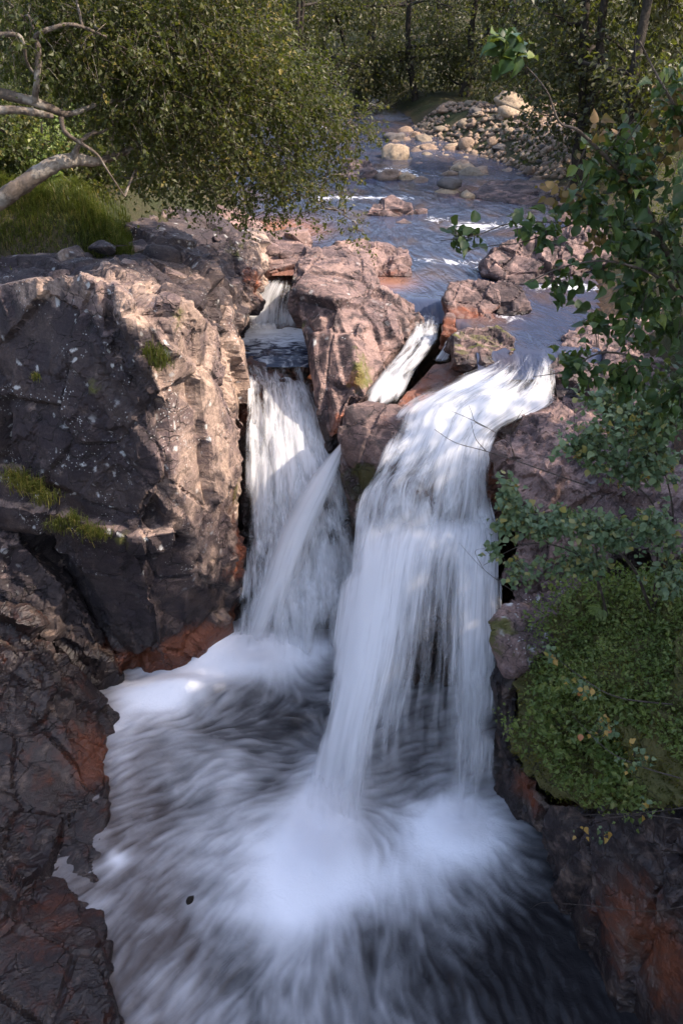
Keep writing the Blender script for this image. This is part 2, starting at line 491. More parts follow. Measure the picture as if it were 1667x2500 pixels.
def lic(vx, vy, noise, steps, h=1.0):
    """line integral convolution: noise smeared along the current"""
    n, m = noise.shape
    sp = np.sqrt(vx ** 2 + vy ** 2) + 1e-6
    vx, vy = vx / sp, vy / sp
    gi, gj = np.meshgrid(np.arange(n, dtype=float), np.arange(m, dtype=float), indexing='ij')
    acc = noise.copy(); wsum = 1.0
    for sgn in (1, -1):
        x, y = gi.copy(), gj.copy()
        for k in range(steps):
            ix = np.clip(np.round(x).astype(int), 0, n - 1); iy = np.clip(np.round(y).astype(int), 0, m - 1)
            x += sgn * h * vx[ix, iy]; y += sgn * h * vy[ix, iy]
            ix = np.clip(np.round(x).astype(int), 0, n - 1); iy = np.clip(np.round(y).astype(int), 0, m - 1)
            w = 1 - k / steps
            acc += w * noise[ix, iy]; wsum += w
    return acc / wsum
def blur(a, k=1):
    for _ in range(k):
        a = (a + np.roll(a, 1, 0) + np.roll(a, -1, 0) + np.roll(a, 1, 1) + np.roll(a, -1, 1)) / 5
    return a
def norm01(a):
    s = a.std() + 1e-9
    return np.clip(0.5 + (a - a.mean()) / s * 0.22, 0, 1)

POOL_Z = -5.0
def build_pool():
    st = 0.0232
    xs = np.arange(-4.6, 4.4, st); ys = np.arange(3.4, 13.2, st)
    X, Y = np.meshgrid(xs, ys, indexing='ij')
    vx = np.zeros_like(X); vy = np.zeros_like(X)
    # where the falls strike: (pixel, strength)
    src = [((800, 2010), 1.0), ((800, 1850), 0.8), ((760, 2120), 0.8), ((1130, 2010), 0.9), ((1060, 2080), 0.5), ((640, 1600), 1.0), ((760, 1600), 0.6), ((520, 1610), 0.35)]
    for (px, py), s in src:
        x0, y0, _ = WZ(px, py, POOL_Z)
        dx, dy = X - x0, Y - y0
        r2 = dx * dx + dy * dy + 0.02
        vx += s * dx / r2; vy += s * dy / r2
    vy -= 0.55
    vx += 0.35 * blur(RNG.normal(0, 1, X.shape), 0) * 0
    P3 = np.stack([X.ravel(), Y.ravel(), np.zeros(X.size)], 1)
    turb = vnoise(P3, 0.7, 31).reshape(X.shape) * 0.30 + vnoise(P3, 0.2, 32).reshape(X.shape) * 0.25
    c, s_ = np.cos(turb), np.sin(turb)
    vx, vy = vx * c - vy * s_, vx * s_ + vy * c
    nz = RNG.random(X.shape)
    l1 = norm01(lic(vx, vy, nz, 7))
    l2 = norm01(blur(lic(vx, vy, blur(RNG.random(X.shape), 1), 11), 1))
    # foam amount: blobs at (pixel, radius m, amount, stretch along x, y)
    foam = np.zeros_like(X) + 0.245
    blobs = [((795, 1990), 0.50, 0.75, 0.8, 1.6), ((745, 2110), 0.72, 0.62, 0.9, 1.0), ((700, 2220), 0.62, 0.36, .9, 1.0), ((660, 2060), 1.1, 0.20, 1.2, .8), ((1120, 2025), 0.55, 0.85, 1.15, 0.9), ((1090, 2120), 0.85, 0.28, 1.1, 0.8), ((900, 2150), .6, .24, 1.2, .7),
             ((640, 1590), 0.80, 1.05, 1.35, 0.65), ((490, 1650), 0.70, 0.90, 1.3, 0.6), ((370, 1710), 0.55, 0.75, 1.2, 0.65), ((740, 1590), 0.8, 0.55, 1.2, 0.6), ((290, 1770), .3, .25, .8, 1.1), ((690, 2330), .45, .20, .7, 1.2), ((560, 2230), .4, .18, 1.3, .5),
             ((290, 2100), 0.13, 0.45, 1, 1), ((300, 1850), 0.28, 0.16, 0.7, 1.4), ((540, 1880), .9, .10, 1.3, .6), ((480, 2450), .8, .10, 1.5, .4)]
    for (px, py), r, am, ax, ay in blobs:
        x0, y0, _ = WZ(px, py, POOL_Z)
        foam += am * np.exp(-(((X - x0) / (r * ax)) ** 2 + ((Y - y0) / (r * ay)) ** 2))
    for (px, py), r, am in [((650, 1745), 0.5, 0.06), ((440, 1960), 1.0, 0.03), ((1400, 2300), 1.3, 0.34), ((1350, 2500), 1.3, 0.3)]:
        x0, y0, _ = WZ(px, py, POOL_Z)
        foam -= am * np.exp(-(((X - x0) / r) ** 2 + ((Y - y0) / (r * .7)) ** 2))
    big = vnoise(P3, 0.9, 77).reshape(X.shape)
    l3 = norm01(blur(lic(vx, vy, blur(RNG.random(X.shape), 7), 6), 2))
    k = 1.0 - 0.85 * sm(.35, .95, foam)
    f = foam * (1 + .25 * big) + k * ((l1 - 0.5) * 0.14 + (l2 - 0.5) * 0.15 + (l3 - .5) * .13) + 0.10 * fbm(P3 + .12 * np.stack([turb.ravel()] * 3, 1), 0.5, 78, 4).reshape(X.shape)
    f = blur(sm(0.0, 1.05, f), 1)
    # relief: boil of the falls, standing wave under the first cascade
    z = np.full_like(X, POOL_Z)
    for (px, py), r, am, ax, ay in [((640, 1600), 1.0, 0.46, 1.5, 0.55), ((430, 1690), 0.6, 0.26, 1.4, .5), ((800, 1960), 0.75, 0.22, 0.8, 1.2), ((1120, 2020), 0.6, 0.18, 1, 1)]:
        x0, y0, _ = WZ(px, py, POOL_Z)
        z += am * np.exp(-(((X - x0) / (r * ax)) ** 2 + ((Y - y0) / (r * ay)) ** 2))
    z += k * ((l3 - 0.5) * 0.05 + (l2 - .5) * .02) + vnoise(P3, 0.8, 3).reshape(X.shape) * 0.05
    nx, ny = X.shape
    i, j = np.meshgrid(np.arange(nx - 1), np.arange(ny - 1), indexing='ij')
    a = i * ny + j
    F = np.stack([a, a + ny, a + ny + 1, a + 1], -1).reshape(-1, 4)
    # keep the water where the pool is
    cx, cy = (X[:-1, :-1]).ravel(), (Y[:-1, :-1]).ravel()
    xl = np.interp(cy, [3, 5.5, 7, 9, 10, 11, 12.5], [-3.6, -3.6, -3.9, -4.3, -4.5, -4.0, -2.8])
    xr = np.interp(cy, [3, 5.5, 7, 8, 9, 12.5], [4.2, 3.9, 3.6, 3.0, 2.6, 2.4])
    keep = (cx > xl) & (cx < xr)
    F = F[keep]
    me = mesh_np('plunge_pool', np.stack([X, Y, z], -1).reshape(-1, 3), F, True)
    fattr(me, 'foam', f.ravel())
    e0 = np.interp(Y, [3, 5.5, 6.8, 8.9, 9.9, 10.9], [-1.75, -1.75, -2.15, -2.95, -3.35, -3.0])
    fattr(me, 'edge', (sm(0.9, -0.1, X - e0) * 0.5).ravel())
    bm = bmesh.new(); bm.from_mesh(me)
    bmesh.ops.delete(bm, geom=[v for v in bm.verts if not v.link_faces], context='VERTS')
    bm.to_mesh(me); bm.free()
    o = link('plunge_pool', me, M_POOL, loc=(0, 8, POOL_Z))
    tag(o, 'dark plunge pool streaked with white foam below the falls', 'water', kind='structure')
build_pool()

def build_river():
    xs = np.arange(-8, 9.5, 0.085)
    ys = np.concatenate([np.arange(12.6, 24, 0.085), np.arange(24, 70, 0.25)])
    X, Y = np.meshgrid(xs, ys, indexing='ij')
    ymin = np.interp(X, [-3, -0.5, -0.4, 0.85, 0.9, 1.85, 1.9, 2.05, 2.1, 9], [17.35, 17.35, 16.2, 16.2, 15.25, 15.25, 14.2, 14.0, 12.72, 12.72])
    P3 = np.stack([X.ravel(), Y.ravel(), np.zeros(X.size)], 1)
    z = 0.012 * fbm(P3, 0.8, 3, 3).reshape(X.shape) + 0.012 * (Y - 13) * sm(20, 30, Y) * 0.4
    # the water bends over each lip
    z -= 0.30 * sm(0.8, 0.0, Y - ymin) ** 2 * (X > 0.86)
    foam = np.zeros_like(X)
    for px, py, rx, ry, am in [(1390, 700, 0.9, 0.35, .8), (1340, 665, 0.45, 0.5, .9), (1120, 640, 0.8, 0.22, .7), (1180, 655, .4, .3, .6), (1050, 633, .5, .12, .5), (1240, 775, .4, .5, .6), (830, 485, 1.6, .35, .8), (980, 485, 1.0, .25, .5), (1070, 535, .5, .3, .6),
                               (1200, 550, 1.0, .5, .7), (990, 430, 1.5, .6, .5), (880, 260, 3, 2.0, .6), (760, 320, 2, 1.2, .6), (1140, 560, .5, .4, .6), (960, 420, .8, .6, .6)]:
        x0, y0, _ = WZ(px, py, 0)
        foam += am * np.exp(-(((X - x0) / rx) ** 2 + ((Y - y0) / ry) ** 2))
    sh = np.zeros_like(X)
    for px, py, rx, ry, am in [(940, 690, .55, .5, .9), (700, 560, .8, .9, .8), (660, 560, .9, 1.2, .7), (1180, 470, 1.0, 1.0, .8), (1150, 765, .6, .4, .5), (690, 670, .5, .5, .9)]:
        x0, y0, _ = WZ(px, py, 0)
        sh += am * np.exp(-(((X - x0) / rx) ** 2 + ((Y - y0) / ry) ** 2))
    nx, ny = X.shape
    i, j = np.meshgrid(np.arange(nx - 1), np.arange(ny - 1), indexing='ij')
    a = i * ny + j
    F = np.stack([a, a + ny, a + ny + 1, a + 1], -1).reshape(-1, 4)
    keep = ((Y > ymin)[:-1, :-1] & (np.abs(X - RXC(Y)) < RHW(Y) + np.interp(Y, [12, 17, 20], [-.05, .6, 1.6]))[:-1, :-1]).ravel()
    F = F[keep]
    used, inv = np.unique(F, return_inverse=True)
    V = np.stack([X, Y, z], -1).reshape(-1, 3)[used]
    me = mesh_np('river', V, inv.reshape(F.shape), True)
    flow = np.stack([X - RXC(Y) + 0.5 * vnoise(P3, 2.0, 8).reshape(X.shape), Y, X * 0], -1).reshape(-1, 3)[used]
    vattr(me, 'flow', flow); fattr(me, 'foam', foam.ravel()[used]); fattr(me, 'shallow', np.clip(sh, 0, 1).ravel()[used])
    o = link('river', me, M_RIVER, loc=(0, 20, 0))
    tag(o, 'blue grey river running down between boulders to the falls', 'river', kind='structure')
build_river()

# ------------------------------------------------------------------ rocks
def C(pts, off=(0, 1, -0.5)):
    a = np.array([W(*p) for p in pts])
    return np.concatenate([a, a + np.array(off)])
def B(outline, base_py, depth, off=None, z=0.0):
    """outline of a boulder standing in water of level z: its foot at base_py, its top set back by depth"""
    top = min(p[1] for p in outline)
    out = []
    for px, py in outline:
        yb = WZ(px, base_py, z)[1]
        out.append((px, py, yb + depth * max(0, (base_py - py) / (base_py - top))))
    return C(out, off or (0, depth * .9, -.35))
def blob(P, px, py, Y, r):
    return np.exp(-((P - np.array(W(px, py, Y))) ** 2).sum(1) / (r * r))
def rock(name, label, chunks, mat, voxel=0.035, amps=(0.10, 0.055, 0.022), scales=(0.95, 0.36, 0.13), seed=1, paint=None, strata=None,
         cat='rock', group=None, kind=None, smooth=0, soft=0.0, bed_dir=(0.45, 0.25, 0.85), bed_step=0.30, bed_amp=0.05, rough=1.0):
    bm = bmesh.new()
    voxel *= 1.12
    for c in chunks:
        vs = [bm.verts.new(p) for p in c]
        res = bmesh.ops.convex_hull(bm, input=vs)
        bad = [g for g in res['geom_interior'] + res['geom_unused'] if isinstance(g, bmesh.types.BMVert)]
        bmesh.ops.delete(bm, geom=list(set(bad)), context='VERTS')
    bmesh.ops.recalc_face_normals(bm, faces=bm.faces)
    me = bpy.data.meshes.new('tmp'); bm.to_mesh(me); bm.free()
    o = bpy.data.objects.new('tmp', me); COL.objects.link(o)
    md = o.modifiers.new('r', 'REMESH'); md.mode = 'VOXEL'; md.voxel_size = voxel
    if smooth:
        ms = o.modifiers.new('s', 'SMOOTH'); ms.iterations = smooth; ms.factor = 0.5
    dg = bpy.context.evaluated_depsgraph_get()
    new = bpy.data.meshes.new_from_object(o.evaluated_get(dg))
    bpy.data.objects.remove(o); bpy.data.meshes.remove(me)
    P, N = coords(new), normals(new)
    # faces no viewpoint near the photographer's could see: far outside the view, below the ground, or turned well away
    rel = P - np.array([0, 0, CAM_Z]); dist = np.linalg.norm(rel, axis=1)
    dep = rel[:, 1] * CP - rel[:, 2] * SP
    uu = rel[:, 0] / dep * FPX; vv = (rel[:, 1] * SP + rel[:, 2] * CP) / dep * FPX
    hid = ((N * rel).sum(1) / dist > 0.55) | (np.abs(uu) > 1150) | (vv < -1650) | (P[:, 2] < -5.75)
    fi = np.empty(len(new.loops), np.int32); new.loops.foreach_get('vertex_index', fi)
    fi = fi.reshape(-1, 4)
    fi = fi[~hid[fi].all(1)]
    used, inv = np.unique(fi, return_inverse=True)
    P, N = P[used], N[used]
    bpy.data.meshes.remove(new)
    new = mesh_np(name, P, inv.reshape(-1, 4))
    wob = np.stack([fbm(P, 0.9, seed + 91 + k, 3) for k in range(3)], 1) * 0.08
    Q = P + wob
    S = strata if strata is not None else np.eye(3)
    calm = sm(-.15, .30, fbm(P, 1.1, seed + 71, 3)) * rough + (1 - rough) * .5      # 1 where the rock is shattered, 0 where it breaks in clean planes
    f0, g0 = facets(Q, scales[0], seed, 1.0, 0.45, S, True)
    f1, g1 = facets(Q, scales[1], seed + 13, 1.0, 0.45, S, True)
    d = amps[0] * 1.15 * f0 + amps[1] * (.35 + .9 * calm) * f1
    # bedding: parallel steps along the strata
    sd = np.array(bed_dir) / np.linalg.norm(bed_dir)
    tt = (P @ sd + .18 * fbm(P, 1.4, seed + 81, 3)) / bed_step + f0 * .6
    saw = tt - np.floor(tt)
    d += bed_amp * (saw - .5) * sm(-.25, .2, vnoise(P, .9, seed + 83))
    Fq = inv.reshape(-1, 4)
    ea = np.concatenate([Fq[:, 0], Fq[:, 1], Fq[:, 2], Fq[:, 3]]); eb = np.concatenate([Fq[:, 1], Fq[:, 2], Fq[:, 3], Fq[:, 0]])
    cnt = np.bincount(ea, minlength=len(P)) + np.bincount(eb, minlength=len(P)) + 1.0
    d = (np.bincount(ea, d[eb], len(P)) + np.bincount(eb, d[ea], len(P)) + d) / cnt
    d -= .45 * amps[0] * sm(.06, .0, g0) + .35 * amps[1] * sm(.09, .0, g1) * calm
    d += amps[2] * (.15 + 1.1 * calm) * facets(Q, scales[2], seed + 26, 1.0, 0.45, S)
    d += soft * fbm(P, 1.2, seed + 5, 4)
    d += 0.004 * vnoise(P, 0.05, seed + 55)
    P2 = P + N * d[:, None]
    new.vertices.foreach_set('co', P2.astype(np.float32).ravel())
    new.polygons.foreach_set('use_smooth', np.zeros(len(new.polygons), bool))
    new.update()
    N2 = normals(new)
    at = {'dark': np.zeros(len(P)), 'lichen': np.zeros(len(P)), 'rust': np.zeros(len(P)), 'moss': np.zeros(len(P)), 'wet': np.zeros(len(P))}
    if paint:
        paint(at, P2, N2)
    for k, v in at.items():
        fattr(new, k, np.clip(v + np.zeros(len(P)), 0, 1))
    ob = link(name, new, mat)
    tag(ob, label, cat, group, kind)
    return ob
STEEP = np.array([[1.0, 0.25, 0.0], [-0.25, 1.0, 0.3], [0.0, -0.3, 0.42]])   # cells drawn out up and down the face
FLATB = np.array([[0.55, 0.15, 0.0], [0.0, 0.75, 0.2], [0.1, -0.2, 1.7]])     # ledges
DIAG = np.array([[0.9, 0.5, 0.5], [-0.3, 1.0, 0.2], [-0.5, 0.1, 0.75]])

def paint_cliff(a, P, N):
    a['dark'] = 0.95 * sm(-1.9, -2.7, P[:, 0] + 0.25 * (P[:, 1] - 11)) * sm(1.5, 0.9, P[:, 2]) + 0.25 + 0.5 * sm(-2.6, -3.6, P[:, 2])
    a['dark'] -= 0.8 * blob(P, 470, 1000, 11.5, 0.75) + 0.7 * blob(P, 450, 1200, 11, 0.6) + .5 * blob(P, 500, 850, 12, .7)  # tan right face lightened: bare rock plus painted sunlight
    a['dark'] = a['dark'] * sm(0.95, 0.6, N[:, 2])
    a['lichen'] = sm(-3.6, -2.4, P[:, 2]) * (0.9 - .5 * sm(0.6, 0.9, N[:, 2]))
    a['wet'] = sm(-3.6, -4.7, P[:, 2]) * 0.9 + 0.55 * blob(P, 60, 1500, 11.2, 1.3)  # wet foot; the recess patch also paints in its shadow
    a['rust'] = 0.9 * sm(-4.0, -4.7, P[:, 2]) * sm(11.0, 11.4, P[:, 1]) + 0.8 * blob(P, 560, 1350, 12.6, 0.6) + 0.5 * blob(P, 540, 1200, 12.6, .5) + 0.5 * blob(P, 450, 1560, 11.4, 0.5)
    a['moss'] = 0.7 * blob(P, 230, 940, 11, 0.28) + 0.9 * blob(P, 180, 1310, 10.8, 0.3) + .8 * blob(P, 300, 1325, 10.8, .18) + 0.6 * blob(P, 430, 770, 11.4, .3) + .6 * blob(P, 585, 1200, 12.8, .35) + 0.5 * blob(P, 60, 1210, 11.2, .4)
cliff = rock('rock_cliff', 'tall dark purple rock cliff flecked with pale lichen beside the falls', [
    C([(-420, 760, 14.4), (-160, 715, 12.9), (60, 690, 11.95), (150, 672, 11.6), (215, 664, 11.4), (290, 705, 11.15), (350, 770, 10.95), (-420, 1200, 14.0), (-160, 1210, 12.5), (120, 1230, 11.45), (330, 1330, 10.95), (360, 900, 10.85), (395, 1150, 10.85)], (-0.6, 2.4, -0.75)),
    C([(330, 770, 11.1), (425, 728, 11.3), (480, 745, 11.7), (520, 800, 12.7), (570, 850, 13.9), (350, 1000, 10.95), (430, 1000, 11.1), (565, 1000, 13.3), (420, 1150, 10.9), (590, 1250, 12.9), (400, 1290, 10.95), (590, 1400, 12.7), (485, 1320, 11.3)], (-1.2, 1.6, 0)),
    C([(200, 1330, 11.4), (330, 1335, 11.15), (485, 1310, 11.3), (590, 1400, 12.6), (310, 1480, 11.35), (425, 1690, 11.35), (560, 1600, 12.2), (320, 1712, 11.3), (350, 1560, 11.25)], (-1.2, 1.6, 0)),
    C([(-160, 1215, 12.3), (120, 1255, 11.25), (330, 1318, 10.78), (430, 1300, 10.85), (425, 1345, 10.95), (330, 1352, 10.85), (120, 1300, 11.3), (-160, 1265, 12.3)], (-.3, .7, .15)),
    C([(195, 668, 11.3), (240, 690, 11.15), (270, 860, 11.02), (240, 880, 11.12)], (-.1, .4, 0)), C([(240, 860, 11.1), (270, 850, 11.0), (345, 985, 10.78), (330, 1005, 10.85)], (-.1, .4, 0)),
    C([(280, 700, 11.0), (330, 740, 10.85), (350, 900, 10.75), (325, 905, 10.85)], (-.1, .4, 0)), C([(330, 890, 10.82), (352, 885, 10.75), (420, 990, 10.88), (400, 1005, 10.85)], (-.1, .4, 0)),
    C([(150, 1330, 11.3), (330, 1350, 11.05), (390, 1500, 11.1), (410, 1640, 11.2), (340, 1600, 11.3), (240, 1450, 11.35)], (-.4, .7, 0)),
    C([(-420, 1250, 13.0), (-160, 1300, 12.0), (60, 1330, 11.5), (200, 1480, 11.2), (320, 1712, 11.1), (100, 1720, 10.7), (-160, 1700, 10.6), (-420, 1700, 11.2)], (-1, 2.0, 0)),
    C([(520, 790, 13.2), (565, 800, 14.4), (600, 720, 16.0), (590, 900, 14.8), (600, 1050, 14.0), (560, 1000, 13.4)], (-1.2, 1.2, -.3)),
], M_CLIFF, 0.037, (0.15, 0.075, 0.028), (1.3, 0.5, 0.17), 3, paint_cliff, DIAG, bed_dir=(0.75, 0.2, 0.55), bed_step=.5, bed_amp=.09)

def paint_ledge(a, P, N):
    a['dark'] = 0.95 - 0.7 * sm(-2.2, -1.2, P[:, 0]) - 0.65 * blob(P, 330, 720, 12.0, .6) + .2 * sm(.9, .5, N[:, 2])  # shade over the ledges put into the dark tone
    a['lichen'] = 0.45 + 0.3 * blob(P, 300, 590, 15, 1.5)
    a['moss'] = 0.4 * blob(P, 560, 620, 16.5, .6)
    a['rust'] = .6 * blob(P, 620, 700, 16.3, .5)
ledge = rock('rock_ledge', 'dark layered rock ledges stepping up behind the lichen cliff', [
    C([(-420, 720, 13.9), (-420, 610, 15.2), (-200, 600, 14.6), (120, 600, 14.4), (300, 575, 15.2), (430, 560, 16), (560, 640, 16), (600, 705, 16), (575, 800, 14.6), (480, 740, 12.3), (290, 700, 12.0)], (-0.2, 0.6, -2)),
    C([(335, 512, 17.6), (430, 500, 18), (530, 510, 18), (570, 560, 17.2), (625, 600, 17), (640, 690, 16.4), (585, 780, 15.3), (430, 640, 15.2), (350, 575, 15.6)], (-.5, 1.5, -2)),
    C([(560, 620, 16.6), (600, 560, 18.4), (640, 560, 18.6), (665, 640, 17.2), (640, 690, 16.7)], (-.4, 1.0, -1.5)),
], M_CLIFF, 0.040, (0.16, 0.09, 0.03), (1.0, 0.42, 0.15), 21, paint_ledge, FLATB, bed_dir=(0.2, 0.25, 0.95), bed_step=.26, bed_amp=.10)

LEDGE_SPOTS = [(330, 600, 14.6, .55), (372, 592, 15.0, .5), (415, 596, 15.2, .6), (455, 600, 15.3, .4), (350, 640, 13.9, .5), (395, 630, 14.3, .7), (445, 640, 14.6, .6), (490, 655, 14.8, .55), (520, 690, 14.6, .5), (470, 690, 14.0, .6), (420, 680, 13.5, .5), (540, 735, 14.3, .4), (360, 545, 16.6, .5), (430, 535, 17.2, .6), (500, 545, 17.4, .5), (545, 590, 16.8, .5), (250, 610, 13.9, .5), (180, 625, 13.6, .6), (290, 655, 13.0, .5), (110, 640, 13.6, .5), (590, 650, 16.5, .4), (560, 680, 16.0, .4)]
def blocks(parent, mat, spots, dark=.8, seed=1):
    """loose angular blocks lying on a rock, each a part of it"""
    rg = np.random.default_rng(seed)
    for px, py, Y, size in spots:
        c = np.array(W(px, py, Y))
        q = rg.normal(0, 1, (12, 3)); q /= np.linalg.norm(q, axis=1)[:, None]
        q = np.sign(q) * np.abs(q) ** .7 * [1.0, .8, .6] * size * .5
        a = rg.uniform(-.5, .5); q = q @ np.array([[math.cos(a), 0, math.sin(a)], [0, 1, 0], [-math.sin(a), 0, math.cos(a)]])
        bm = bmesh.new(); vs = [bm.verts.new(c + p) for p in q]
        r = bmesh.ops.convex_hull(bm, input=vs)
        bmesh.ops.delete(bm, geom=list({g for g in r['geom_interior'] + r['geom_unused'] if isinstance(g, bmesh.types.BMVert)}), context='VERTS')
        bmesh.ops.bevel(bm, geom=bm.edges[:], offset=size * .035, segments=1, affect='EDGES')
        bmesh.ops.recalc_face_normals(bm, faces=bm.faces)
        me = bpy.data.meshes.new('rock_block'); bm.to_mesh(me); bm.free()
        for k, v in (('dark', dark + rg.uniform(-.3, .2)), ('lichen', .4), ('rust', 0), ('moss', 0), ('wet', 0)):
            fattr(me, k, np.full(len(me.vertices), v))
        link('rock_block', me, mat, parent)
def paint_plain(dark=0.3, lichen=0.3, moss=0.0, rust=0.3, z0=0.0, wet_h=0.12):
    def f(a, P, N):
        a['dark'] += dark
        a['lichen'] += lichen
        a['moss'] += moss * sm(0.5, 0.9, N[:, 2])
        a['rust'] += rust * sm(z0 + wet_h * 2.5, z0, P[:, 2])
        a['wet'] += sm(z0 + wet_h, z0, P[:, 2]) * 0.9
    return f
blocks(ledge, M_CLIFF, LEDGE_SPOTS, .8, 5)
outc = rock('rock_outcrop', 'jumbled pink rock between the ledges and the blue river', [
    C([(600, 585, 18.6), (640, 560, 19.2), (700, 560, 19.2), (755, 610, 18.2), (735, 640, 17.8), (650, 650, 17.7), (620, 670, 17.2)], (0, .5, -1.5)),
    C([(690, 575, 18.9), (700, 556, 19.3), (752, 556, 19.3), (760, 600, 18.7), (700, 605, 18.6)], (0, .5, -.6)),
    C([(470, 520, 19.5), (600, 500, 20.5), (640, 530, 20.5), (640, 560, 19.6), (540, 560, 19)], (-.5, 1, -1)),
], M_ROCK, 0.04, (0.13, 0.08, 0.03), (0.7, 0.32, 0.13), 31, paint_plain(0.15, 0.2, 0.1, .5), DIAG)

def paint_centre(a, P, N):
    a['dark'] = 0.22 + 0.35 * sm(-0.2, -0.7, N[:, 1]) + .2 * sm(0.0, -0.5, N[:, 0])  # front and left faces painted darker as the shade side
    a['lichen'] = 0.75 * blob(P, 830, 830, 14.2, 0.9) + .25
    a['rust'] = 0.8 * blob(P, 815, 1020, 12.9, .3) + .7 * blob(P, 870, 920, 13.3, .28) + .7 * blob(P, 800, 1080, 12.8, .25)
    a['moss'] = 0.52 * blob(P, 900, 880, 13.6, .42) + .45 * blob(P, 890, 930, 13.3, .35) + .5 * blob(P, 740, 790, 14.6, .3) + .4 * blob(P, 715, 660, 15.6, .35)
    a['wet'] = .8 * sm(-0.9, -1.5, P[:, 2]) + .7 * blob(P, 1000, 790, 15, .35)
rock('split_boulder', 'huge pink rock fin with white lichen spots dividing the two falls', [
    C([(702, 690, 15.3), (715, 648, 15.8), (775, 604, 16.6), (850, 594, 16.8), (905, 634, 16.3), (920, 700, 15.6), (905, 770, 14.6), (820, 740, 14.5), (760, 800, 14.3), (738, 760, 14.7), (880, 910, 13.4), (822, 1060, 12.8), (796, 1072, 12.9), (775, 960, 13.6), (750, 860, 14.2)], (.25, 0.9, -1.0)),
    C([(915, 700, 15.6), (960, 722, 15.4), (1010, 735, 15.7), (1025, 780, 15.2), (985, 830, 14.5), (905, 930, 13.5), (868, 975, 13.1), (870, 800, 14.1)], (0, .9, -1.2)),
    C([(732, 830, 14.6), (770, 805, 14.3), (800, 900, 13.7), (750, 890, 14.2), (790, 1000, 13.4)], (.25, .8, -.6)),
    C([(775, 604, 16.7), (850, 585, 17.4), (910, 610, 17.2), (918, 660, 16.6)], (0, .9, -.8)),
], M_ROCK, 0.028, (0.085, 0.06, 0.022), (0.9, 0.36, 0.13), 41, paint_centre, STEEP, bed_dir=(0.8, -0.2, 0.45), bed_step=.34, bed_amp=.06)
rock('river_boulder', 'pale tan block with fluted face standing in calm orange water', [
    B([(845, 600), (870, 582), (955, 598), (996, 612), (1002, 674), (920, 678), (880, 674)], 676, .75)],
    M_ROCK, 0.03, (0.07, 0.05, 0.015), (0.5, 0.3, 0.12), 51, paint_plain(-0.2, 0.1, 0, .5), STEEP)
def paint_wedge(a, P, N):
    a['dark'] = .45; a['wet'] = .35 + .5 * sm(-0.8, -1.5, P[:, 2]); a['moss'] = .55 * sm(-1.1, -1.6, P[:, 2]) * .8 + .4 * blob(P, 900, 1150, 11.9, .3)
    a['rust'] = .5 * blob(P, 940, 1010, 12.3, .4)
rock('wedge_rock', 'wet lilac and green wedge of rock between the two main cascades', [
    C([(842, 990, 12.7), (890, 976, 12.9), (940, 978, 13), (1010, 1008, 12.6), (1018, 1050, 12.2), (985, 1085, 11.95), (935, 1125, 11.75), (830, 1062, 12.4), (840, 1160, 12.1), (872, 1290, 12.0), (905, 1190, 11.8)], (0, 1.2, -.8))],
    M_ROCK, 0.027, (0.06, 0.05, 0.02), (0.6, 0.3, 0.12), 61, paint_wedge, STEEP)
rock('red_slab', 'low wet red rock slab between the middle chute and the right cascade', [
    C([(965, 990, 13.0), (1035, 925, 13.6), (1060, 890, 14), (1150, 890, 13.8), (1185, 920, 13.3), (1100, 1000, 12.7), (1010, 1010, 12.75)], (0, .8, -.8)),
    C([(1095, 880, 13.9), (1190, 850, 14.2), (1240, 860, 13.9), (1235, 890, 13.3), (1150, 910, 13.3)], (0, .7, -.7))],
    M_ROCK, 0.028, (0.05, 0.035, 0.015), (0.6, 0.3, 0.12), 71, lambda a, P, N: (a['rust'].__iadd__(0.55), a['wet'].__iadd__(.5), a['moss'].__iadd__(.6 * blob(P, 1170, 890, 13.5, .25) + .5 * blob(P, 1060, 940, 13.3, .25))), FLATB)
rock('river_boulder', 'squat mossy boulder at the head of the right cascade', [
    B([(1105, 825), (1135, 802), (1215, 794), (1260, 826), (1262, 852), (1235, 885), (1150, 900), (1110, 890)], 893, .75, z=-.15)],
    M_ROCK, 0.026, (0.05, 0.045, 0.018), (0.5, 0.28, 0.12), 81, paint_plain(.6, .4, .5, .4, -.1), DIAG)
rock('river_boulder', 'blocky red brown boulder just upstream of the mossy boulder', [
    B([(1085, 715), (1100, 690), (1170, 677), (1215, 700), (1220, 750), (1180, 772), (1100, 768), (1083, 735)], 770, .55),
    B([(1085, 770), (1140, 755), (1190, 755), (1205, 780), (1150, 795), (1100, 790)], 792, .5, z=-.05)],
    M_ROCK, 0.026, (0.06, 0.05, 0.018), (0.5, 0.28, 0.12), 82, paint_plain(.52, .1, 0, .6), DIAG)
rock('river_boulder', 'dark rounded boulder touching the blocky red brown one', [
    B([(1188, 700), (1235, 680), (1270, 700), (1300, 755), (1275, 772), (1215, 768)], 770, .5)],
    M_ROCK, 0.028, (0.06, 0.05, 0.018), (0.5, 0.28, 0.12), 83, paint_plain(.8, .1, 0, .2), DIAG)
rock('river_boulder', 'small red stone in the lip of the middle chute', [
    B([(1082, 780), (1092, 765), (1108, 770), (1114, 820), (1080, 815)], 818, .25, z=-.1)],
    M_ROCK, 0.024, (0.03, 0.03, 0.012), (0.4, 0.2, 0.1), 84, paint_plain(.3, 0, 0, .8), DIAG)
rock('river_boulder', 'rugged brown outcrop in midstream under the overhanging twigs', [
    B([(1185, 632), (1205, 602), (1262, 578), (1330, 572), (1360, 640), (1355, 695), (1265, 697), (1190, 662)], 695, .8),
    B([(1280, 600), (1330, 552), (1362, 600), (1350, 690)], 690, .9)],
    M_ROCK, 0.032, (0.12, 0.08, 0.03), (0.6, 0.3, 0.13), 85, paint_plain(.6, .2, .3, .3), DIAG)
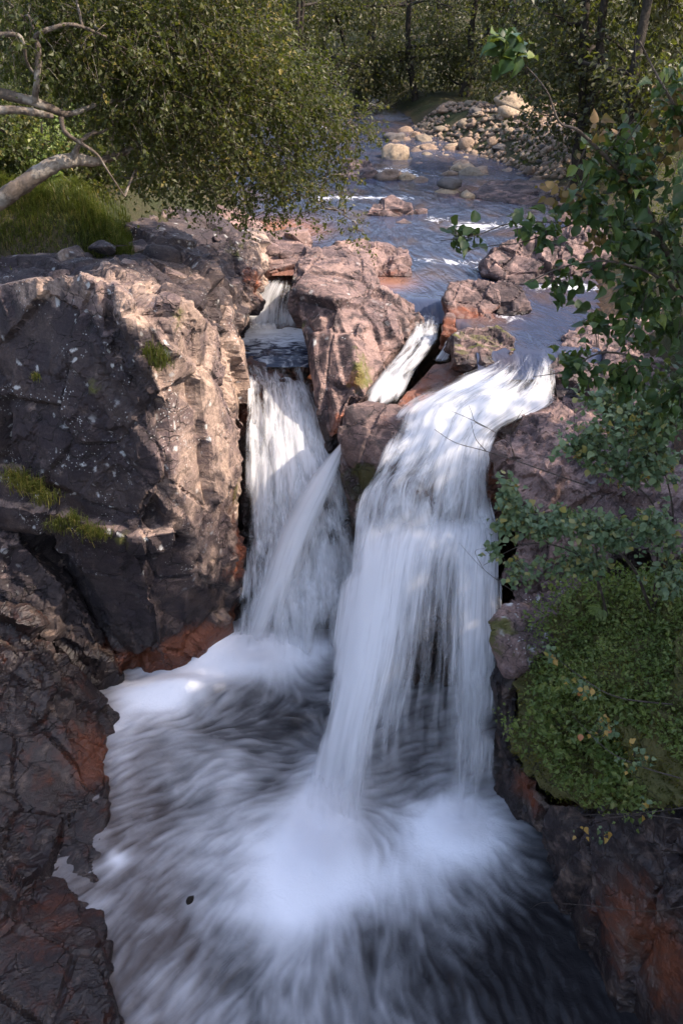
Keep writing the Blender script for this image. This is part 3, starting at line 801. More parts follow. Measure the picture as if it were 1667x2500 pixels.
rock('river_boulder', 'flat topped dark boulder where the bank meets the side stream', [
    B([(1368, 600), (1395, 560), (1480, 560), (1495, 640), (1405, 678), (1370, 650)], 675, .9)],
    M_ROCK, 0.034, (0.12, 0.08, 0.03), (0.6, 0.3, 0.13), 86, paint_plain(.55, .1, .2, .3), DIAG)
rock('river_boulder', 'long low red brown rock alone in the middle of the river', [
    B([(896, 525), (908, 494), (955, 479), (1000, 500), (1015, 524), (960, 530)], 529, .6),
    B([(990, 517), (1040, 516), (1020, 524)], 524, .2)],
    M_ROCK, 0.036, (0.10, 0.06, 0.03), (0.6, 0.3, 0.13), 87, paint_plain(.6, .05, 0, .4), FLATB)
rock('river_boulder', 'dark low stone just below the long red brown rock', [
    B([(963, 543), (985, 531), (1007, 543), (985, 548)], 547, .25)],
    M_ROCK, 0.03, (0.03, 0.03, 0.012), (0.4, 0.2, 0.1), 88, paint_plain(.7, 0, 0, .1), FLATB)
rock('river_boulder', 'dark rounded boulder half hidden behind the birch twigs', [
    B([(820, 425), (840, 392), (900, 390), (918, 412), (914, 442), (850, 442)], 442, .9)],
    M_ROCK, 0.05, (0.08, 0.06, 0.02), (0.7, 0.3, 0.13), 89, paint_plain(.7, .2, 0, .1), None, soft=.1)
rock('bank_slab', 'smooth dark purple slab sloping from the stones into the river', [
    C([(1150, 478, 24.6), (1180, 452, 26), (1290, 440, 27), (1450, 450, 26), (1450, 520, 23), (1290, 500, 23.6), (1190, 490, 24.1)], (0, .8, -.9))],
    M_ROCK, 0.05, (0.12, 0.06, 0.02), (1.0, 0.4, 0.15), 90, paint_plain(.6, 0, 0, .3), FLATB)
rock('bank_slab', 'reddish bank rock at the tree side of the river', [
    C([(1310, 470, 25), (1480, 430, 27), (1700, 480, 24), (1700, 700, 17.5), (1480, 720, 17), (1420, 640, 18.8), (1370, 560, 20.8)], (0.5, .8, -1.2))],
    M_ROCK, 0.08, (0.2, 0.1, 0.03), (1.0, 0.4, 0.15), 91, paint_plain(.4, .1, .3, .3), FLATB)

def paint_shelf(a, P, N):
    a['dark'] = .85; a['wet'] = .85 + .1 * sm(-4.2, -4.8, P[:, 2]); a['rust'] = .36 + .2 * blob(P, 120, 2280, 6.7, .7) + .45 * blob(P, 240, 1850, 9.4, .5); a['lichen'] = .15 * sm(-4.2, -3.4, P[:, 2])  # wet rock, its tone darkened further to stand for shade
    a['moss'] = .25 * blob(P, 150, 1600, 10.2, .6) + .4 * blob(P, 235, 1990, 8.9, .25)
rock('wet_rock_shelf', 'dripping black and rust coloured rock shelf at the pool edge', [
    C([(-420, 1430, 11.6), (-200, 1440, 11.0), (60, 1500, 10.6), (170, 1640, 10.5), (300, 1745, 10.4), (270, 1800, 9.75), (255, 1900, 9.1), (240, 1990, 8.55), (60, 1900, 8.8), (-200, 1800, 9.2), (-420, 1750, 9.8)], (.05, .3, -2.0)),
    C([(-420, 1700, 10.0), (-200, 1760, 9.4), (60, 1840, 9.1), (265, 1850, 9.35), (272, 1960, 8.75), (255, 2080, 8.0), (242, 2200, 7.15), (60, 2150, 7.5), (-420, 2050, 8.0)], (.05, .2, -1.8)),
    C([(-420, 1950, 8.3), (60, 2050, 7.9), (250, 2070, 8.0), (245, 2180, 7.2), (235, 2300, 6.5), (265, 2420, 5.85), (60, 2350, 6.3), (-420, 2300, 6.7)], (.05, .2, -1.6)),
    C([(-420, 2200, 6.9), (60, 2250, 6.7), (225, 2270, 6.6), (250, 2350, 6.15), (282, 2440, 5.7), (325, 2600, 4.95), (-420, 2700, 4.8)], (.05, .1, -1.5)),
], M_CLIFF, 0.032, (0.12, 0.05, 0.02), (1.1, 0.42, 0.15), 101, paint_shelf, DIAG, bed_dir=(0.6, 0.5, 0.6), bed_step=.3, bed_amp=.07)

def paint_right(a, P, N):
    a['dark'] = .25 - .3 * blob(P, 1370, 1120, 10.8, .6); a['lichen'] = .2
    a['rust'] = .35 * sm(2.9, 2.2, P[:, 0]); a['wet'] = .75 * sm(2.55, 2.1, P[:, 0]); a['moss'] = .3 * sm(3.2, 4.2, P[:, 0]) + .3 * blob(P, 1360, 1220, 10.4, .3)
rock('bank_rock', 'broken pink and tan bank rock behind the hazel leaves', [
    C([(1200, 1085, 11.2), (1265, 1010, 12.0), (1345, 988, 12.3), (1420, 945, 12.8), (1900, 900, 12.5), (1212, 1180, 10.95), (1245, 1290, 10.7), (1400, 1340, 9.9), (1900, 1350, 9.0)], (1, 1.0, -1.2)),
    C([(1250, 1290, 10.8), (1500, 1330, 10.0), (1240, 1480, 10.4), (1500, 1480, 9.8)], (.8, .8, -.8)),
], M_ROCK, 0.038, (0.15, 0.09, 0.035), (0.8, 0.35, 0.13), 111, paint_right, DIAG)
rock('bank_rock', 'dark bank rock beside the lip of the right cascade', [
    C([(1340, 900, 12.85), (1385, 800, 14.0), (1430, 770, 14.2), (1352, 972, 12.45), (1800, 950, 12.0), (1800, 720, 14.4)], (.8, .8, -1.2))],
    M_ROCK, 0.042, (0.12, 0.08, 0.03), (0.8, 0.35, 0.13), 112, paint_plain(.5, .1, .3, .2, -.2), DIAG)
def paint_pale(a, P, N):
    a['dark'] = -.2; a['lichen'] = .9; a['moss'] = .75 * blob(P, 1225, 1540, 9.1, .25) + .5 * sm(.5, .2, N[:, 2]) * .5; a['wet'] = .7 * sm(-2.7, -3.3, P[:, 2])
rock('pale_boulder', 'pale pink grey boulder crusted with lichen above the leafy bank', [
    C([(1214, 1512, 9.3), (1232, 1480, 9.45), (1290, 1456, 9.65), (1420, 1430, 9.7), (1216, 1565, 9.05), (1300, 1600, 8.75), (1480, 1540, 8.8), (1240, 1640, 8.85)], (.3, 1, -1.0)),
    C([(1330, 1425, 9.9), (1420, 1400, 10.1), (1520, 1400, 9.9), (1500, 1450, 9.5), (1380, 1450, 9.7)], (.3, .8, -.8))],
    M_ROCK, 0.026, (0.08, 0.06, 0.028), (0.7, 0.32, 0.12), 121, paint_pale, STEEP)
def paint_moss(a, P, N):
    a['moss'] = 1.0; a['dark'] = .5; a['wet'] = .1
BANK = [
    C([(1252, 1640, 8.9), (1300, 1560, 9.2), (1420, 1460, 9.2), (1700, 1390, 8.5), (2000, 1400, 7.5), (1245, 1740, 8.55), (1262, 1840, 8.15), (1330, 1900, 7.7), (1420, 1965, 7.25), (1700, 1960, 6.2), (1560, 1720, 7.2), (2000, 1800, 6.2), (1390, 1680, 8.0)], (1.5, .8, -.8))]
bank = rock('mossy_bank', 'bulging moss covered bank overhanging the plunge pool', BANK, M_ROCK, 0.035, (0.14, 0.07, 0.02), (0.7, 0.3, 0.12), 131, paint_moss, None, cat='bank', soft=.12)
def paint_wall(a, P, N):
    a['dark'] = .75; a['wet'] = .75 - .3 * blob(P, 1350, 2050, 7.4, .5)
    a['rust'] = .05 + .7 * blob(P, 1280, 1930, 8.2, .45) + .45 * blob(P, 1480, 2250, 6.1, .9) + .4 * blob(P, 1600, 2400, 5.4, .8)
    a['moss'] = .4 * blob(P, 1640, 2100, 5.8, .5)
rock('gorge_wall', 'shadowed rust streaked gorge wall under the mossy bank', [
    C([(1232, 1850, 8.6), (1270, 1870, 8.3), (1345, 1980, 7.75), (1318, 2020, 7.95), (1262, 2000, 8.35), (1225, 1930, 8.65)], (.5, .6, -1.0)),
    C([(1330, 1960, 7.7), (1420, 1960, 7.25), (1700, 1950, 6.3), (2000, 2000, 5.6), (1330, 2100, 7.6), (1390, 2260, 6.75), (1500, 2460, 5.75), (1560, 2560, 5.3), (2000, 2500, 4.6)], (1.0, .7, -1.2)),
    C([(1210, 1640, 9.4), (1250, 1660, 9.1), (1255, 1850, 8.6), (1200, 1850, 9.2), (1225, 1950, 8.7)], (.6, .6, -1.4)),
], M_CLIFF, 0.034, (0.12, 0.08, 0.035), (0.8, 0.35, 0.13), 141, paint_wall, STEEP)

def paint_bed(a, P, N):
    a['wet'] += .9; a['rust'] += .15 + .45 * sm(-.2, -1.4, P[:, 2]) * sm(-2.6, -1.6, P[:, 2]); a['dark'] += .35
    a['moss'] += .6 * blob(P, 950, 1170, 11.8, .35)
rock('fall_ledge', 'wet brown ledges under the narrow cascade beside the dark cliff', [
    C([(560, 895, 15.45), (745, 905, 15.45), (585, 1100, 14.2), (815, 1100, 13.75), (585, 1300, 13.3), (880, 1300, 12.85), (560, 1640, 12.3), (890, 1640, 12.3)], (0, 1.8, -.6)),
    np.array([WZ(535, 878, -1.22), WZ(748, 880, -1.22), WZ(535, 790, -1.25), WZ(748, 790, -1.25), WZ(535, 895, -3), WZ(748, 895, -3), WZ(535, 700, -3), WZ(748, 700, -3)]),
    C([(625, 708, 17.4), (738, 715, 17.4), (560, 840, 17.3), (748, 840, 17.3)], (0, 1.2, -.2)),
], M_BED, 0.042, (0.20, 0.09, 0.02), (0.6, 0.3, 0.12), 151, paint_bed, STEEP)
def Wp(*a):
    return np.array(a, float)
rock('fall_ledge', 'wet brown ledges under the wide cascade beside the hazel bush', [
    C([(1150, 905, 13.0), (1365, 900, 13.0), (1040, 1000, 12.55), (1350, 985, 12.5), (955, 1130, 12.0), (1190, 1130, 11.75), (915, 1260, 11.6), (1215, 1285, 11.4)], (0, 1.2, -1.2)),
    Wp((0.45, 11.45, -2.0), (2.15, 11.25, -1.95), (0.3, 11.2, -5.8), (2.3, 10.9, -5.8), (0.3, 13, -2.0), (2.3, 13, -2.0), (0.3, 13, -5.8), (2.3, 13, -5.8)),
], M_BED, 0.036, (0.20, 0.09, 0.02), (0.6, 0.3, 0.12), 152, paint_bed, STEEP)

blocks(outc, M_ROCK, [(620, 590, 18.2, .4), (660, 610, 17.8, .5), (700, 620, 18.0, .4), (725, 575, 18.8, .6)], .3, 8)
# ------------------------------------------------------------------ the falls
def sheet(name, label, rows, nu, nv, layers, group='white water of the falls', seed=1, amp=0.035, gap=0.05, rimw=0.10, lip=0.06, foot=.16, mat=None):
    """rows: along the fall from lip to foot; each row a list of (px, py, Y, density) across"""
    G = np.array([[(*W(a, b, c), d) for a, b, c, d in r] for r in rows])
    A = np.stack([spline(G[:, k], nv) for k in range(G.shape[1])], 1)
    B = np.stack([spline(A[i], nu) for i in range(nv)], 0)              # nv x nu x 4
    S = B[..., :3]; D = np.clip(B[..., 3], -0.5, 1.6)
    dv = np.linalg.norm(np.diff(S, axis=0), axis=2); v = np.concatenate([np.zeros((1, nu)), np.cumsum(dv, 0)], 0)
    v = np.repeat(v.mean(1, keepdims=True), nu, 1)
    wmid = np.linalg.norm(np.diff(S, axis=1), axis=2).sum(1).max()
    u = np.tile(np.linspace(0, wmid, nu), (nv, 1))
    tu = np.gradient(S, axis=1); tv = np.gradient(S, axis=0)
    N = np.cross(tu, tv); N /= np.linalg.norm(N, axis=2)[..., None] + 1e-9
    N *= np.sign(-(N[..., 1:2]).mean())
    t = np.linspace(0, 1, nu)[None, :]; s = np.linspace(0, 1, nv)[:, None]
    root = empty(name, S[-1, nu // 2])
    tag(root, label, 'waterfall', group, 'structure')
    for k in range(layers):
        q = np.stack([u * 5 + 40 * k, v * 0.9 + 7 * seed, np.full_like(u, k * 3.3)], -1).reshape(-1, 3)
        n1 = vnoise(q, 1.0, seed + k).reshape(u.shape); n2 = vnoise(q * [3.2, 1.4, 1], 1.0, seed + 50 + k).reshape(u.shape)
        off = (k * gap + 0.01 + amp * (0.42 * n1 + 0.05 * n2)) * (0.25 + 0.75 * sm(0, 0.25, s))
        V = S + N * off[..., None]
        i, j = np.meshgrid(np.arange(nv - 1), np.arange(nu - 1), indexing='ij')
        a = i * nu + j
        F = np.stack([a, a + 1, a + nu + 1, a + nu], -1).reshape(-1, 4)
        me = mesh_np('veil', V.reshape(-1, 3), F, True)
        vattr(me, 'flow', np.stack([u + 13.7 * k + seed, v + 5.1 * k, u * 0], -1).reshape(-1, 3))
        rag = vnoise(np.stack([v * 2.2, u * 0 + k, u * 0 + seed], -1).reshape(-1, 3), 1.0, seed + 9).reshape(u.shape) * 0.10 + 0.03 * n2
        rim = sm(0.0, rimw, t + rag * (1 - t)) * sm(0.0, rimw, 1 - t + rag) * sm(0, lip, s + .25 * lip * n1) * sm(0.0, foot, 1 - s + .06 * n1 + .05 * n2 - .05)
        fattr(me, 'rim', rim.ravel())
        fattr(me, 'dens', (D - 0.10 * k).ravel())
        link('veil', me, mat or M_FALL, root)
    return root

sheet('waterfall', 'small fan of water dropping into the little blue upper basin', [
    [(665, 672, 17.9, .0), (692, 672, 17.9, .0), (715, 676, 17.9, -.1)],
    [(635, 700, 17.3, .55), (680, 698, 17.3, .35), (722, 708, 17.3, .2)],
    [(600, 750, 17.0, .95), (660, 745, 17.05, .45), (728, 752, 17.1, .45)],
    [(580, 815, 16.6, 1.1), (655, 815, 16.6, .75), (725, 815, 16.75, .6)]], 60, 40, 2, seed=2, amp=.025, lip=.15)
sheet('waterfall', 'broad stepped cascade falling beside the dark lichen cliff', [
    [(585, 890, 15.35, .2), (640, 890, 15.3, .0), (700, 890, 15.3, .1), (742, 890, 15.35, .2)],
    [(600, 925, 15.0, .65), (655, 930, 14.95, .35), (705, 940, 14.95, .2), (752, 930, 15.05, .2)],
    [(612, 980, 14.35, .45), (660, 955, 14.4, .55), (715, 950, 14.5, .75), (765, 985, 14.4, .3)],
    [(610, 1060, 13.75, .55), (670, 1040, 13.7, .75), (735, 1030, 13.65, .9), (795, 1060, 13.6, .6)],
    [(605, 1150, 13.3, .75), (675, 1140, 13.2, .9), (755, 1140, 13.1, .85), (830, 1150, 13.1, .5)],
    [(608, 1280, 12.95, .55), (680, 1280, 12.8, .65), (775, 1280, 12.6, .65), (868, 1280, 12.5, .45)],
    [(603, 1400, 12.6, .5), (675, 1400, 12.4, .8), (780, 1400, 12.2, .75), (885, 1400, 12.2, .55)],
    [(585, 1520, 12.15, .8), (665, 1530, 11.9, 1.0), (775, 1530, 11.8, .8), (880, 1520, 11.8, .6)],
    [(560, 1620, 11.8, 1.0), (660, 1640, 11.55, 1.1), (780, 1640, 11.4, .8), (880, 1620, 11.4, .6)]], 120, 125, 3, seed=3, amp=.14, gap=.07, rimw=.13, mat=M_CASC)
sheet('waterfall', 'slanting jet shooting out of the cleft below the wedge rock', [
    [(838, 1075, 12.75, 1.0), (846, 1068, 12.75, 1.0), (856, 1062, 12.75, 1.0)],
    [(757, 1178, 12.55, .8), (782, 1182, 12.43, 1.4), (812, 1190, 12.42, .6)],
    [(686, 1300, 12.35, .7), (722, 1304, 12.18, 1.3), (768, 1312, 12.15, .45)],
    [(630, 1430, 12.05, .7), (678, 1434, 11.88, 1.2), (735, 1440, 11.85, .4)],
    [(560, 1590, 11.6, .8), (632, 1600, 11.42, 1.1), (710, 1600, 11.4, .5)]], 50, 80, 2, seed=4, amp=.03, gap=.06, rimw=.45, lip=.02, foot=.25)
sheet('waterfall', 'narrow white chute running down beside the split boulder', [
    [(1008, 752, 15.85, -.1), (1045, 748, 15.9, -.2), (1085, 755, 15.8, -.1)],
    [(1006, 800, 14.95, .6), (1040, 800, 14.95, .4), (1075, 812, 14.75, .55)],
    [(978, 855, 14.25, .8), (1015, 855, 14.2, .55), (1055, 850, 14.2, .7)],
    [(925, 920, 13.65, .9), (965, 920, 13.55, .75), (1008, 915, 13.55, .8)],
    [(870, 990, 13.05, 1.2), (920, 1000, 12.95, 1.1), (970, 1000, 12.95, 1.0)]], 60, 60, 2, seed=5, amp=.03, rimw=.3, lip=.22, foot=.1, mat=M_CASC)
sheet('waterfall', 'thin rivulet sliding between the mossy boulder and red slab', [
    [(1090, 800, 14.7, .3), (1100, 795, 14.75, .3), (1112, 800, 14.7, .3)],
    [(1082, 845, 14.2, .7), (1095, 845, 14.15, .6), (1108, 845, 14.2, .5)],
    [(1055, 885, 13.85, .7), (1075, 885, 13.8, .6), (1092, 888, 13.8, .4)]], 20, 24, 1, seed=6, amp=.01, rimw=.3)
sheet('waterfall', 'wide right cascade boiling over ledges before its long drop', [
    [(1225, 868, 13.25, -.2), (1275, 850, 13.5, -.2), (1320, 850, 13.5, -.2), (1350, 865, 13.2, -.2)],
    [(1200, 890, 12.85, .35), (1250, 895, 12.8, .1), (1300, 895, 12.75, .1), (1348, 890, 12.85, .35)],
    [(1110, 935, 12.75, .85), (1190, 945, 12.5, .8), (1270, 950, 12.4, .45), (1352, 955, 12.45, .8)],
    [(985, 1010, 12.45, .8), (1100, 1000, 12.25, 1.0), (1200, 1005, 12.1, 1.1), (1330, 1000, 12.2, .95)],
    [(955, 1075, 12.0, .9), (1060, 1070, 11.85, 1.15), (1140, 1070, 11.8, 1.2), (1215, 1060, 11.85, .9)],
    [(925, 1140, 11.7, .6), (1020, 1140, 11.55, .65), (1110, 1140, 11.5, 1.0), (1190, 1135, 11.6, .55)],
    [(888, 1205, 11.65, .75), (990, 1180, 11.45, .6), (1090, 1265, 11.18, .55), (1195, 1225, 11.38, .7)],
    [(868, 1300, 11.38, .75), (975, 1262, 11.22, .95), (1090, 1335, 10.98, .85), (1210, 1285, 11.17, .8)],
    [(862, 1370, 11.1, .7), (965, 1400, 10.65, .9), (1085, 1390, 10.65, .7), (1213, 1390, 10.7, .7)]], 120, 115, 3, seed=7, amp=.13, gap=.06, rimw=.14, lip=.2, mat=M_CASC)
sheet('waterfall', 'tall main fall plunging from the lower lip into the pool', [
    [(880, 1225, 11.6, .3), (940, 1240, 11.38, .6), (1010, 1250, 11.22, .7), (1090, 1250, 11.22, .6), (1150, 1250, 11.22, .6), (1208, 1255, 11.3, .4)],
    [(868, 1290, 11.42, .6), (930, 1310, 11.15, .9), (1010, 1310, 11.0, 1.0), (1090, 1305, 11.0, .9), (1150, 1305, 11.0, .9), (1214, 1310, 11.1, .75)],
    [(858, 1400, 10.95, .8), (920, 1410, 10.6, 1.3), (990, 1410, 10.45, .95), (1070, 1400, 10.45, .45), (1140, 1400, 10.45, .65), (1216, 1400, 10.5, .8)],
    [(832, 1600, 10.0, .9), (890, 1600, 9.75, 1.5), (965, 1600, 9.65, .65), (1060, 1600, 9.6, .25), (1135, 1600, 9.6, .6), (1214, 1600, 9.65, .75)],
    [(800, 1780, 9.3, .7), (848, 1790, 9.05, 1.5), (925, 1790, 8.95, .45), (1040, 1790, 8.9, .14), (1130, 1780, 8.95, .55), (1208, 1780, 9.0, .65)],
    [(762, 1930, 8.7, .6), (818, 1940, 8.5, 1.2), (910, 1950, 8.4, .5), (1040, 1950, 8.45, .2), (1125, 1930, 8.5, .7), (1200, 1930, 8.55, .55)],
    [(715, 2100, 7.95, .4), (785, 2120, 7.82, .9), (890, 2110, 7.9, .4), (1040, 2065, 8.0, .3), (1120, 2050, 8.05, .6), (1195, 2045, 8.1, .4)]], 165, 110, 3, seed=8, amp=.07, gap=.09, rimw=.11, lip=.2, foot=.42)

# spray hanging at the feet of the falls
def mist_material():
    t = NT('spray'); co = t.n('ShaderNodeTexCoord').outputs['Object']
    ln = t.n('ShaderNodeVectorMath', operation='LENGTH'); t.l(co, ln.inputs[0])
    fall = t.ramp(ln.outputs['Value'], 0.1, 1.0, 1.0, 0.0)
    n = t.noise(co, 2.3, 3, 0.6)
    den = t.math('MULTIPLY', t.math('MULTIPLY', fall, fall), t.math('MULTIPLY', t.ramp(n, .3, .75), 3.5))
    v = t.n('ShaderNodeVolumePrincipled'); v.inputs['Color'].default_value = (.97, .97, 1, 1); t.l(den, v.inputs['Density'])
    v.inputs['Anisotropy'].default_value = 0.1
    t.l(v.outputs[0], t.out.inputs['Volume'])
    return t.m
M_MIST = mist_material()
for px, py, z, sc, lab in [(785, 2030, -4.7, (1.0, 1.2, .95), 'white spray at the foot of the main fall'), (1120, 2010, -4.75, (.7, .6, .7), 'white spray at the foot of the thin right hand curtain'), (630, 1590, -4.5, (1.1, .6, .65), 'white spray where the stepped cascade meets the pool')]:
    bm = bmesh.new(); bmesh.ops.create_icosphere(bm, subdivisions=3, radius=1); me = bpy.data.meshes.new('spray'); bm.to_mesh(me); bm.free(); me.materials.append(M_MIST)
    o = bpy.data.objects.new('spray', me); o.location = WZ(px, py, z); o.scale = sc; COL.objects.link(o)
    tag(o, lab, 'spray', kind='stuff')
# small upper basin
def build_basin():
    xs = np.linspace(0, 1, 60); ys = np.linspace(0, 1, 40)
    U, Vv = np.meshgrid(xs, ys, indexing='ij')
    a, b = np.array(WZ(548, 882, -1.0)), np.array(WZ(752, 884, -1.0)); c, d = np.array(WZ(545, 788, -1.0)), np.array(WZ(752, 788, -1.0))
    P = ((1 - Vv)[..., None] * ((1 - U)[..., None] * a + U[..., None] * b) + Vv[..., None] * ((1 - U)[..., None] * c + U[..., None] * d)).reshape(-1, 3)
    P[:, 2] += 0.015 * vnoise(P, 0.2, 4) - 0.10 * sm(0.12, 0.0, Vv.ravel())
    i, j = np.meshgrid(np.arange(59), np.arange(39), indexing='ij'); q = i * 40 + j
    F = np.stack([q, q + 40, q + 41, q + 1], -1).reshape(-1, 4)
    me = mesh_np('upper_basin', P, F, True)
    vattr(me, 'flow', np.stack([P[:, 1], P[:, 0], P[:, 0] * 0], 1))
    fattr(me, 'foam', np.clip(0.9 * sm(.2, .8, Vv.ravel()) + .5, 0, 1.2)); fattr(me, 'shallow', np.zeros(len(P)))  # even foam level also stands for sky reflected in the basin
    tag(link('upper_basin', me, M_RIVER), 'small blue basin of water between the two left drops', 'water', kind='structure')
build_basin()
#NEXT

# ------------------------------------------------------------------ foliage builders
def rand_unit(n):
    a = RNG.normal(0, 1, (n, 3)); return a / np.linalg.norm(a, axis=1)[:, None]
def unit(a):
    return a / (np.linalg.norm(a, axis=1)[:, None] + 1e-9)
def leaf_mesh(name, P, D, N, L, Wd, rnd, fold=0.22):
    """small two-triangle leaves, folded along the midrib"""
    D = unit(D); S = unit(np.cross(D, N)); N = np.cross(S, D)
    L = L[:, None]; Wd = Wd[:, None]
    mid = P + D * L * 0.45
    V = np.stack([P, mid + S * Wd * .5 + N * Wd * fold, P + D * L - N * L * 0.12, mid - S * Wd * .5 + N * Wd * fold], 1).reshape(-1, 3)
    b = np.arange(len(P))[:, None] * 4
    F = np.concatenate([b + [0, 1, 2], b + [0, 2, 3]], 1).reshape(-1, 3)
    me = mesh_np(name, V, F)
    fattr(me, 'rnd', np.repeat(rnd, 4))
    return me
T_LEAF = np.array([(0, 0, 0), (.34, .16, .06), (.44, .42, .12), (.27, .76, .06), (.02, 1.06, -.16), (-.25, .74, .05), (-.46, .44, .10), (-.32, .18, .07), (0, .22, -.01), (0, .5, -.02), (0, .78, -.06)], float)
T_TRI = np.array([(0, 1, 8), (1, 2, 9), (1, 9, 8), (2, 3, 10), (2, 10, 9), (3, 4, 10), (0, 8, 7), (8, 9, 7), (9, 6, 7), (9, 10, 6), (10, 5, 6), (10, 4, 5)])
def big_leaf_mesh(name, P, D, N, L, Wd, rnd, rounded=False):
    D = unit(D); S = unit(np.cross(D, N)); N = np.cross(S, D)
    n = len(P); t = T_LEAF[None] * ([1.12, .94, .8] if rounded else [1, 1, 1])
    jit = 1 + RNG.normal(0, .07, (n, len(T_LEAF), 3)); jit[..., 2] += RNG.normal(.3, 1.2, (n, 1))
    q = t * jit
    V = P[:, None] + S[:, None] * q[..., 0:1] * Wd[:, None, None] + D[:, None] * q[..., 1:2] * L[:, None, None] + N[:, None] * q[..., 2:3] * L[:, None, None]
    F = (np.arange(n)[:, None, None] * len(T_LEAF) + T_TRI[None]).reshape(-1, 3)
    me = mesh_np(name, V.reshape(-1, 3), F, True)
    fattr(me, 'rnd', np.repeat(rnd, len(T_LEAF)))
    return me
def twig_mesh(name, S, M, E, r):
    """many thin three-sided twigs: start, middle, end points"""
    n = len(S); Pn = np.stack([S, M, E], 1)
    T = unit(E - S); A = unit(np.cross(T, rand_unit(n))); B = np.cross(T, A)
    ang = np.array([0, 2.1, 4.2]); rr = np.stack([r, r * .7, r * .3], 1)
    V = Pn[:, :, None] + rr[:, :, None, None] * (np.cos(ang)[None, None, :, None] * A[:, None, None] + np.sin(ang)[None, None, :, None] * B[:, None, None])
    b = np.arange(n)[:, None, None] * 9
    q = np.array([[i * 3 + j, i * 3 + (j + 1) % 3, (i + 1) * 3 + (j + 1) % 3, (i + 1) * 3 + j] for i in range(2) for j in range(3)])
    return mesh_np(name, V.reshape(-1, 3), (b + q[None]).reshape(-1, 4), True)
def in_lobes(lobes, n, power=0.5):
    w = np.array([l[6] if len(l) > 6 else l[3] * l[4] * l[5] for l in lobes], float); w /= w.sum()
    k = RNG.choice(len(lobes), n, p=w)
    c = np.array([l[:3] for l in lobes])[k]; r = np.array([l[3:6] for l in lobes])[k]
    u = rand_unit(n); rad = RNG.random(n)[:, None] ** power
    return c + u * rad * r, u, k
def lob(px, py, Y, rx, ry, rz, *w):
    return (*W(px, py, Y), rx, ry, rz, *w)
def tree(name, label, base, trunks, lobes, n_twigs, per, twig_len, leaf, mat, bark, cat='tree', group=None, droop=0.35, trunk_seg=9, limbs=True, twig_r=0.004, power=0.45, rmax=1.0, split=2.0, lobe_scale=1.0):
    """trunks: list of (points, radii); lobes hold the foliage; leaf = (length, width, spread)"""
    root = empty(name, base)
    tag(root, label, cat, group)
    allp = []
    for i, (pts, rad) in enumerate(trunks):
        p = spline(pts, max(6, len(pts) * 6))
        allp.append(p)
        V, F = tube(p, rad, trunk_seg, 0.06)
        link('trunk' if i == 0 else 'branch', mesh_np('trunk' if i == 0 else 'branch', V, F, True), bark, root)
    allp = np.concatenate(allp)
    if limbs:
        for l in lobes:
            c = np.array(l[:3])
            q = allp[np.argmin(((allp - c) ** 2).sum(1) + 2.0 * np.maximum(0, allp[:, 2] - c[2]))]
            m = (q + c) / 2 + RNG.normal(0, 0.08, 3) * np.linalg.norm(c - q) + [0, 0, .06]
            parts = [tube(spline([q, m, c, c + (c - m) * .5], 12), [max(0.012, twig_r * 5) * rmax, 0.006 * rmax], 5)]
            for _ in range(4):
                e = c + rand_unit(1)[0] * np.array(l[3:6]) * .85
                s = q + (c - q) * RNG.uniform(.5, 1)
                parts.append(tube(spline([s, (s + e) / 2 + RNG.normal(0, .05, 3), e], 8), [0.008 * rmax, 0.003 * rmax], 4))
            V, F = join(parts)
            link('branch', mesh_np('branch', V, F, True), bark, root)
    S, U, K = in_lobes([(*l[:3], l[3] * lobe_scale, l[4] * lobe_scale, l[5] * lobe_scale, *(l[6:] or (l[3] * l[4] * l[5],))) for l in lobes], n_twigs, power)
    Dr = unit(U * .7 + rand_unit(n_twigs) * .8 + [0, 0, -droop])
    Ln = twig_len * RNG.uniform(.5, 1.3, n_twigs)[:, None]
    E = S + Dr * Ln + [0, 0, -1] * Ln * droop * .5; Mi = (S + E) / 2 + [0, 0, 1] * Ln * .08
    tw = link('twigs', twig_mesh('twigs', S, Mi, E, np.full(n_twigs, twig_r)), bark, root); tw['kind'] = 'stuff'
    t = RNG.random((n_twigs, per)) ** .8
    P = ((1 - t) ** 2)[..., None] * S[:, None] + (2 * t * (1 - t))[..., None] * Mi[:, None] + (t ** 2)[..., None] * E[:, None]
    P = P.reshape(-1, 3) + RNG.normal(0, leaf[2], (n_twigs * per, 3))
    n = len(P)
    D = unit(np.repeat(Dr, per, 0) * .5 + rand_unit(n) + [0, 0, -.45])
    N = unit(rand_unit(n) * 1.0 + [0.15, -.1, .9])
    tone = RNG.random(len(lobes))[K].repeat(per) * .35
    rnd = np.clip(tone + RNG.random(n) ** split * .75, 0, 1)
    sz = np.clip(RNG.lognormal(0, .27, n), .4, 1.7)
    cr = link('crown', leaf_mesh('crown', P, D, N, leaf[0] * sz, leaf[1] * sz, rnd), mat, root); cr['kind'] = 'stuff'
    return root

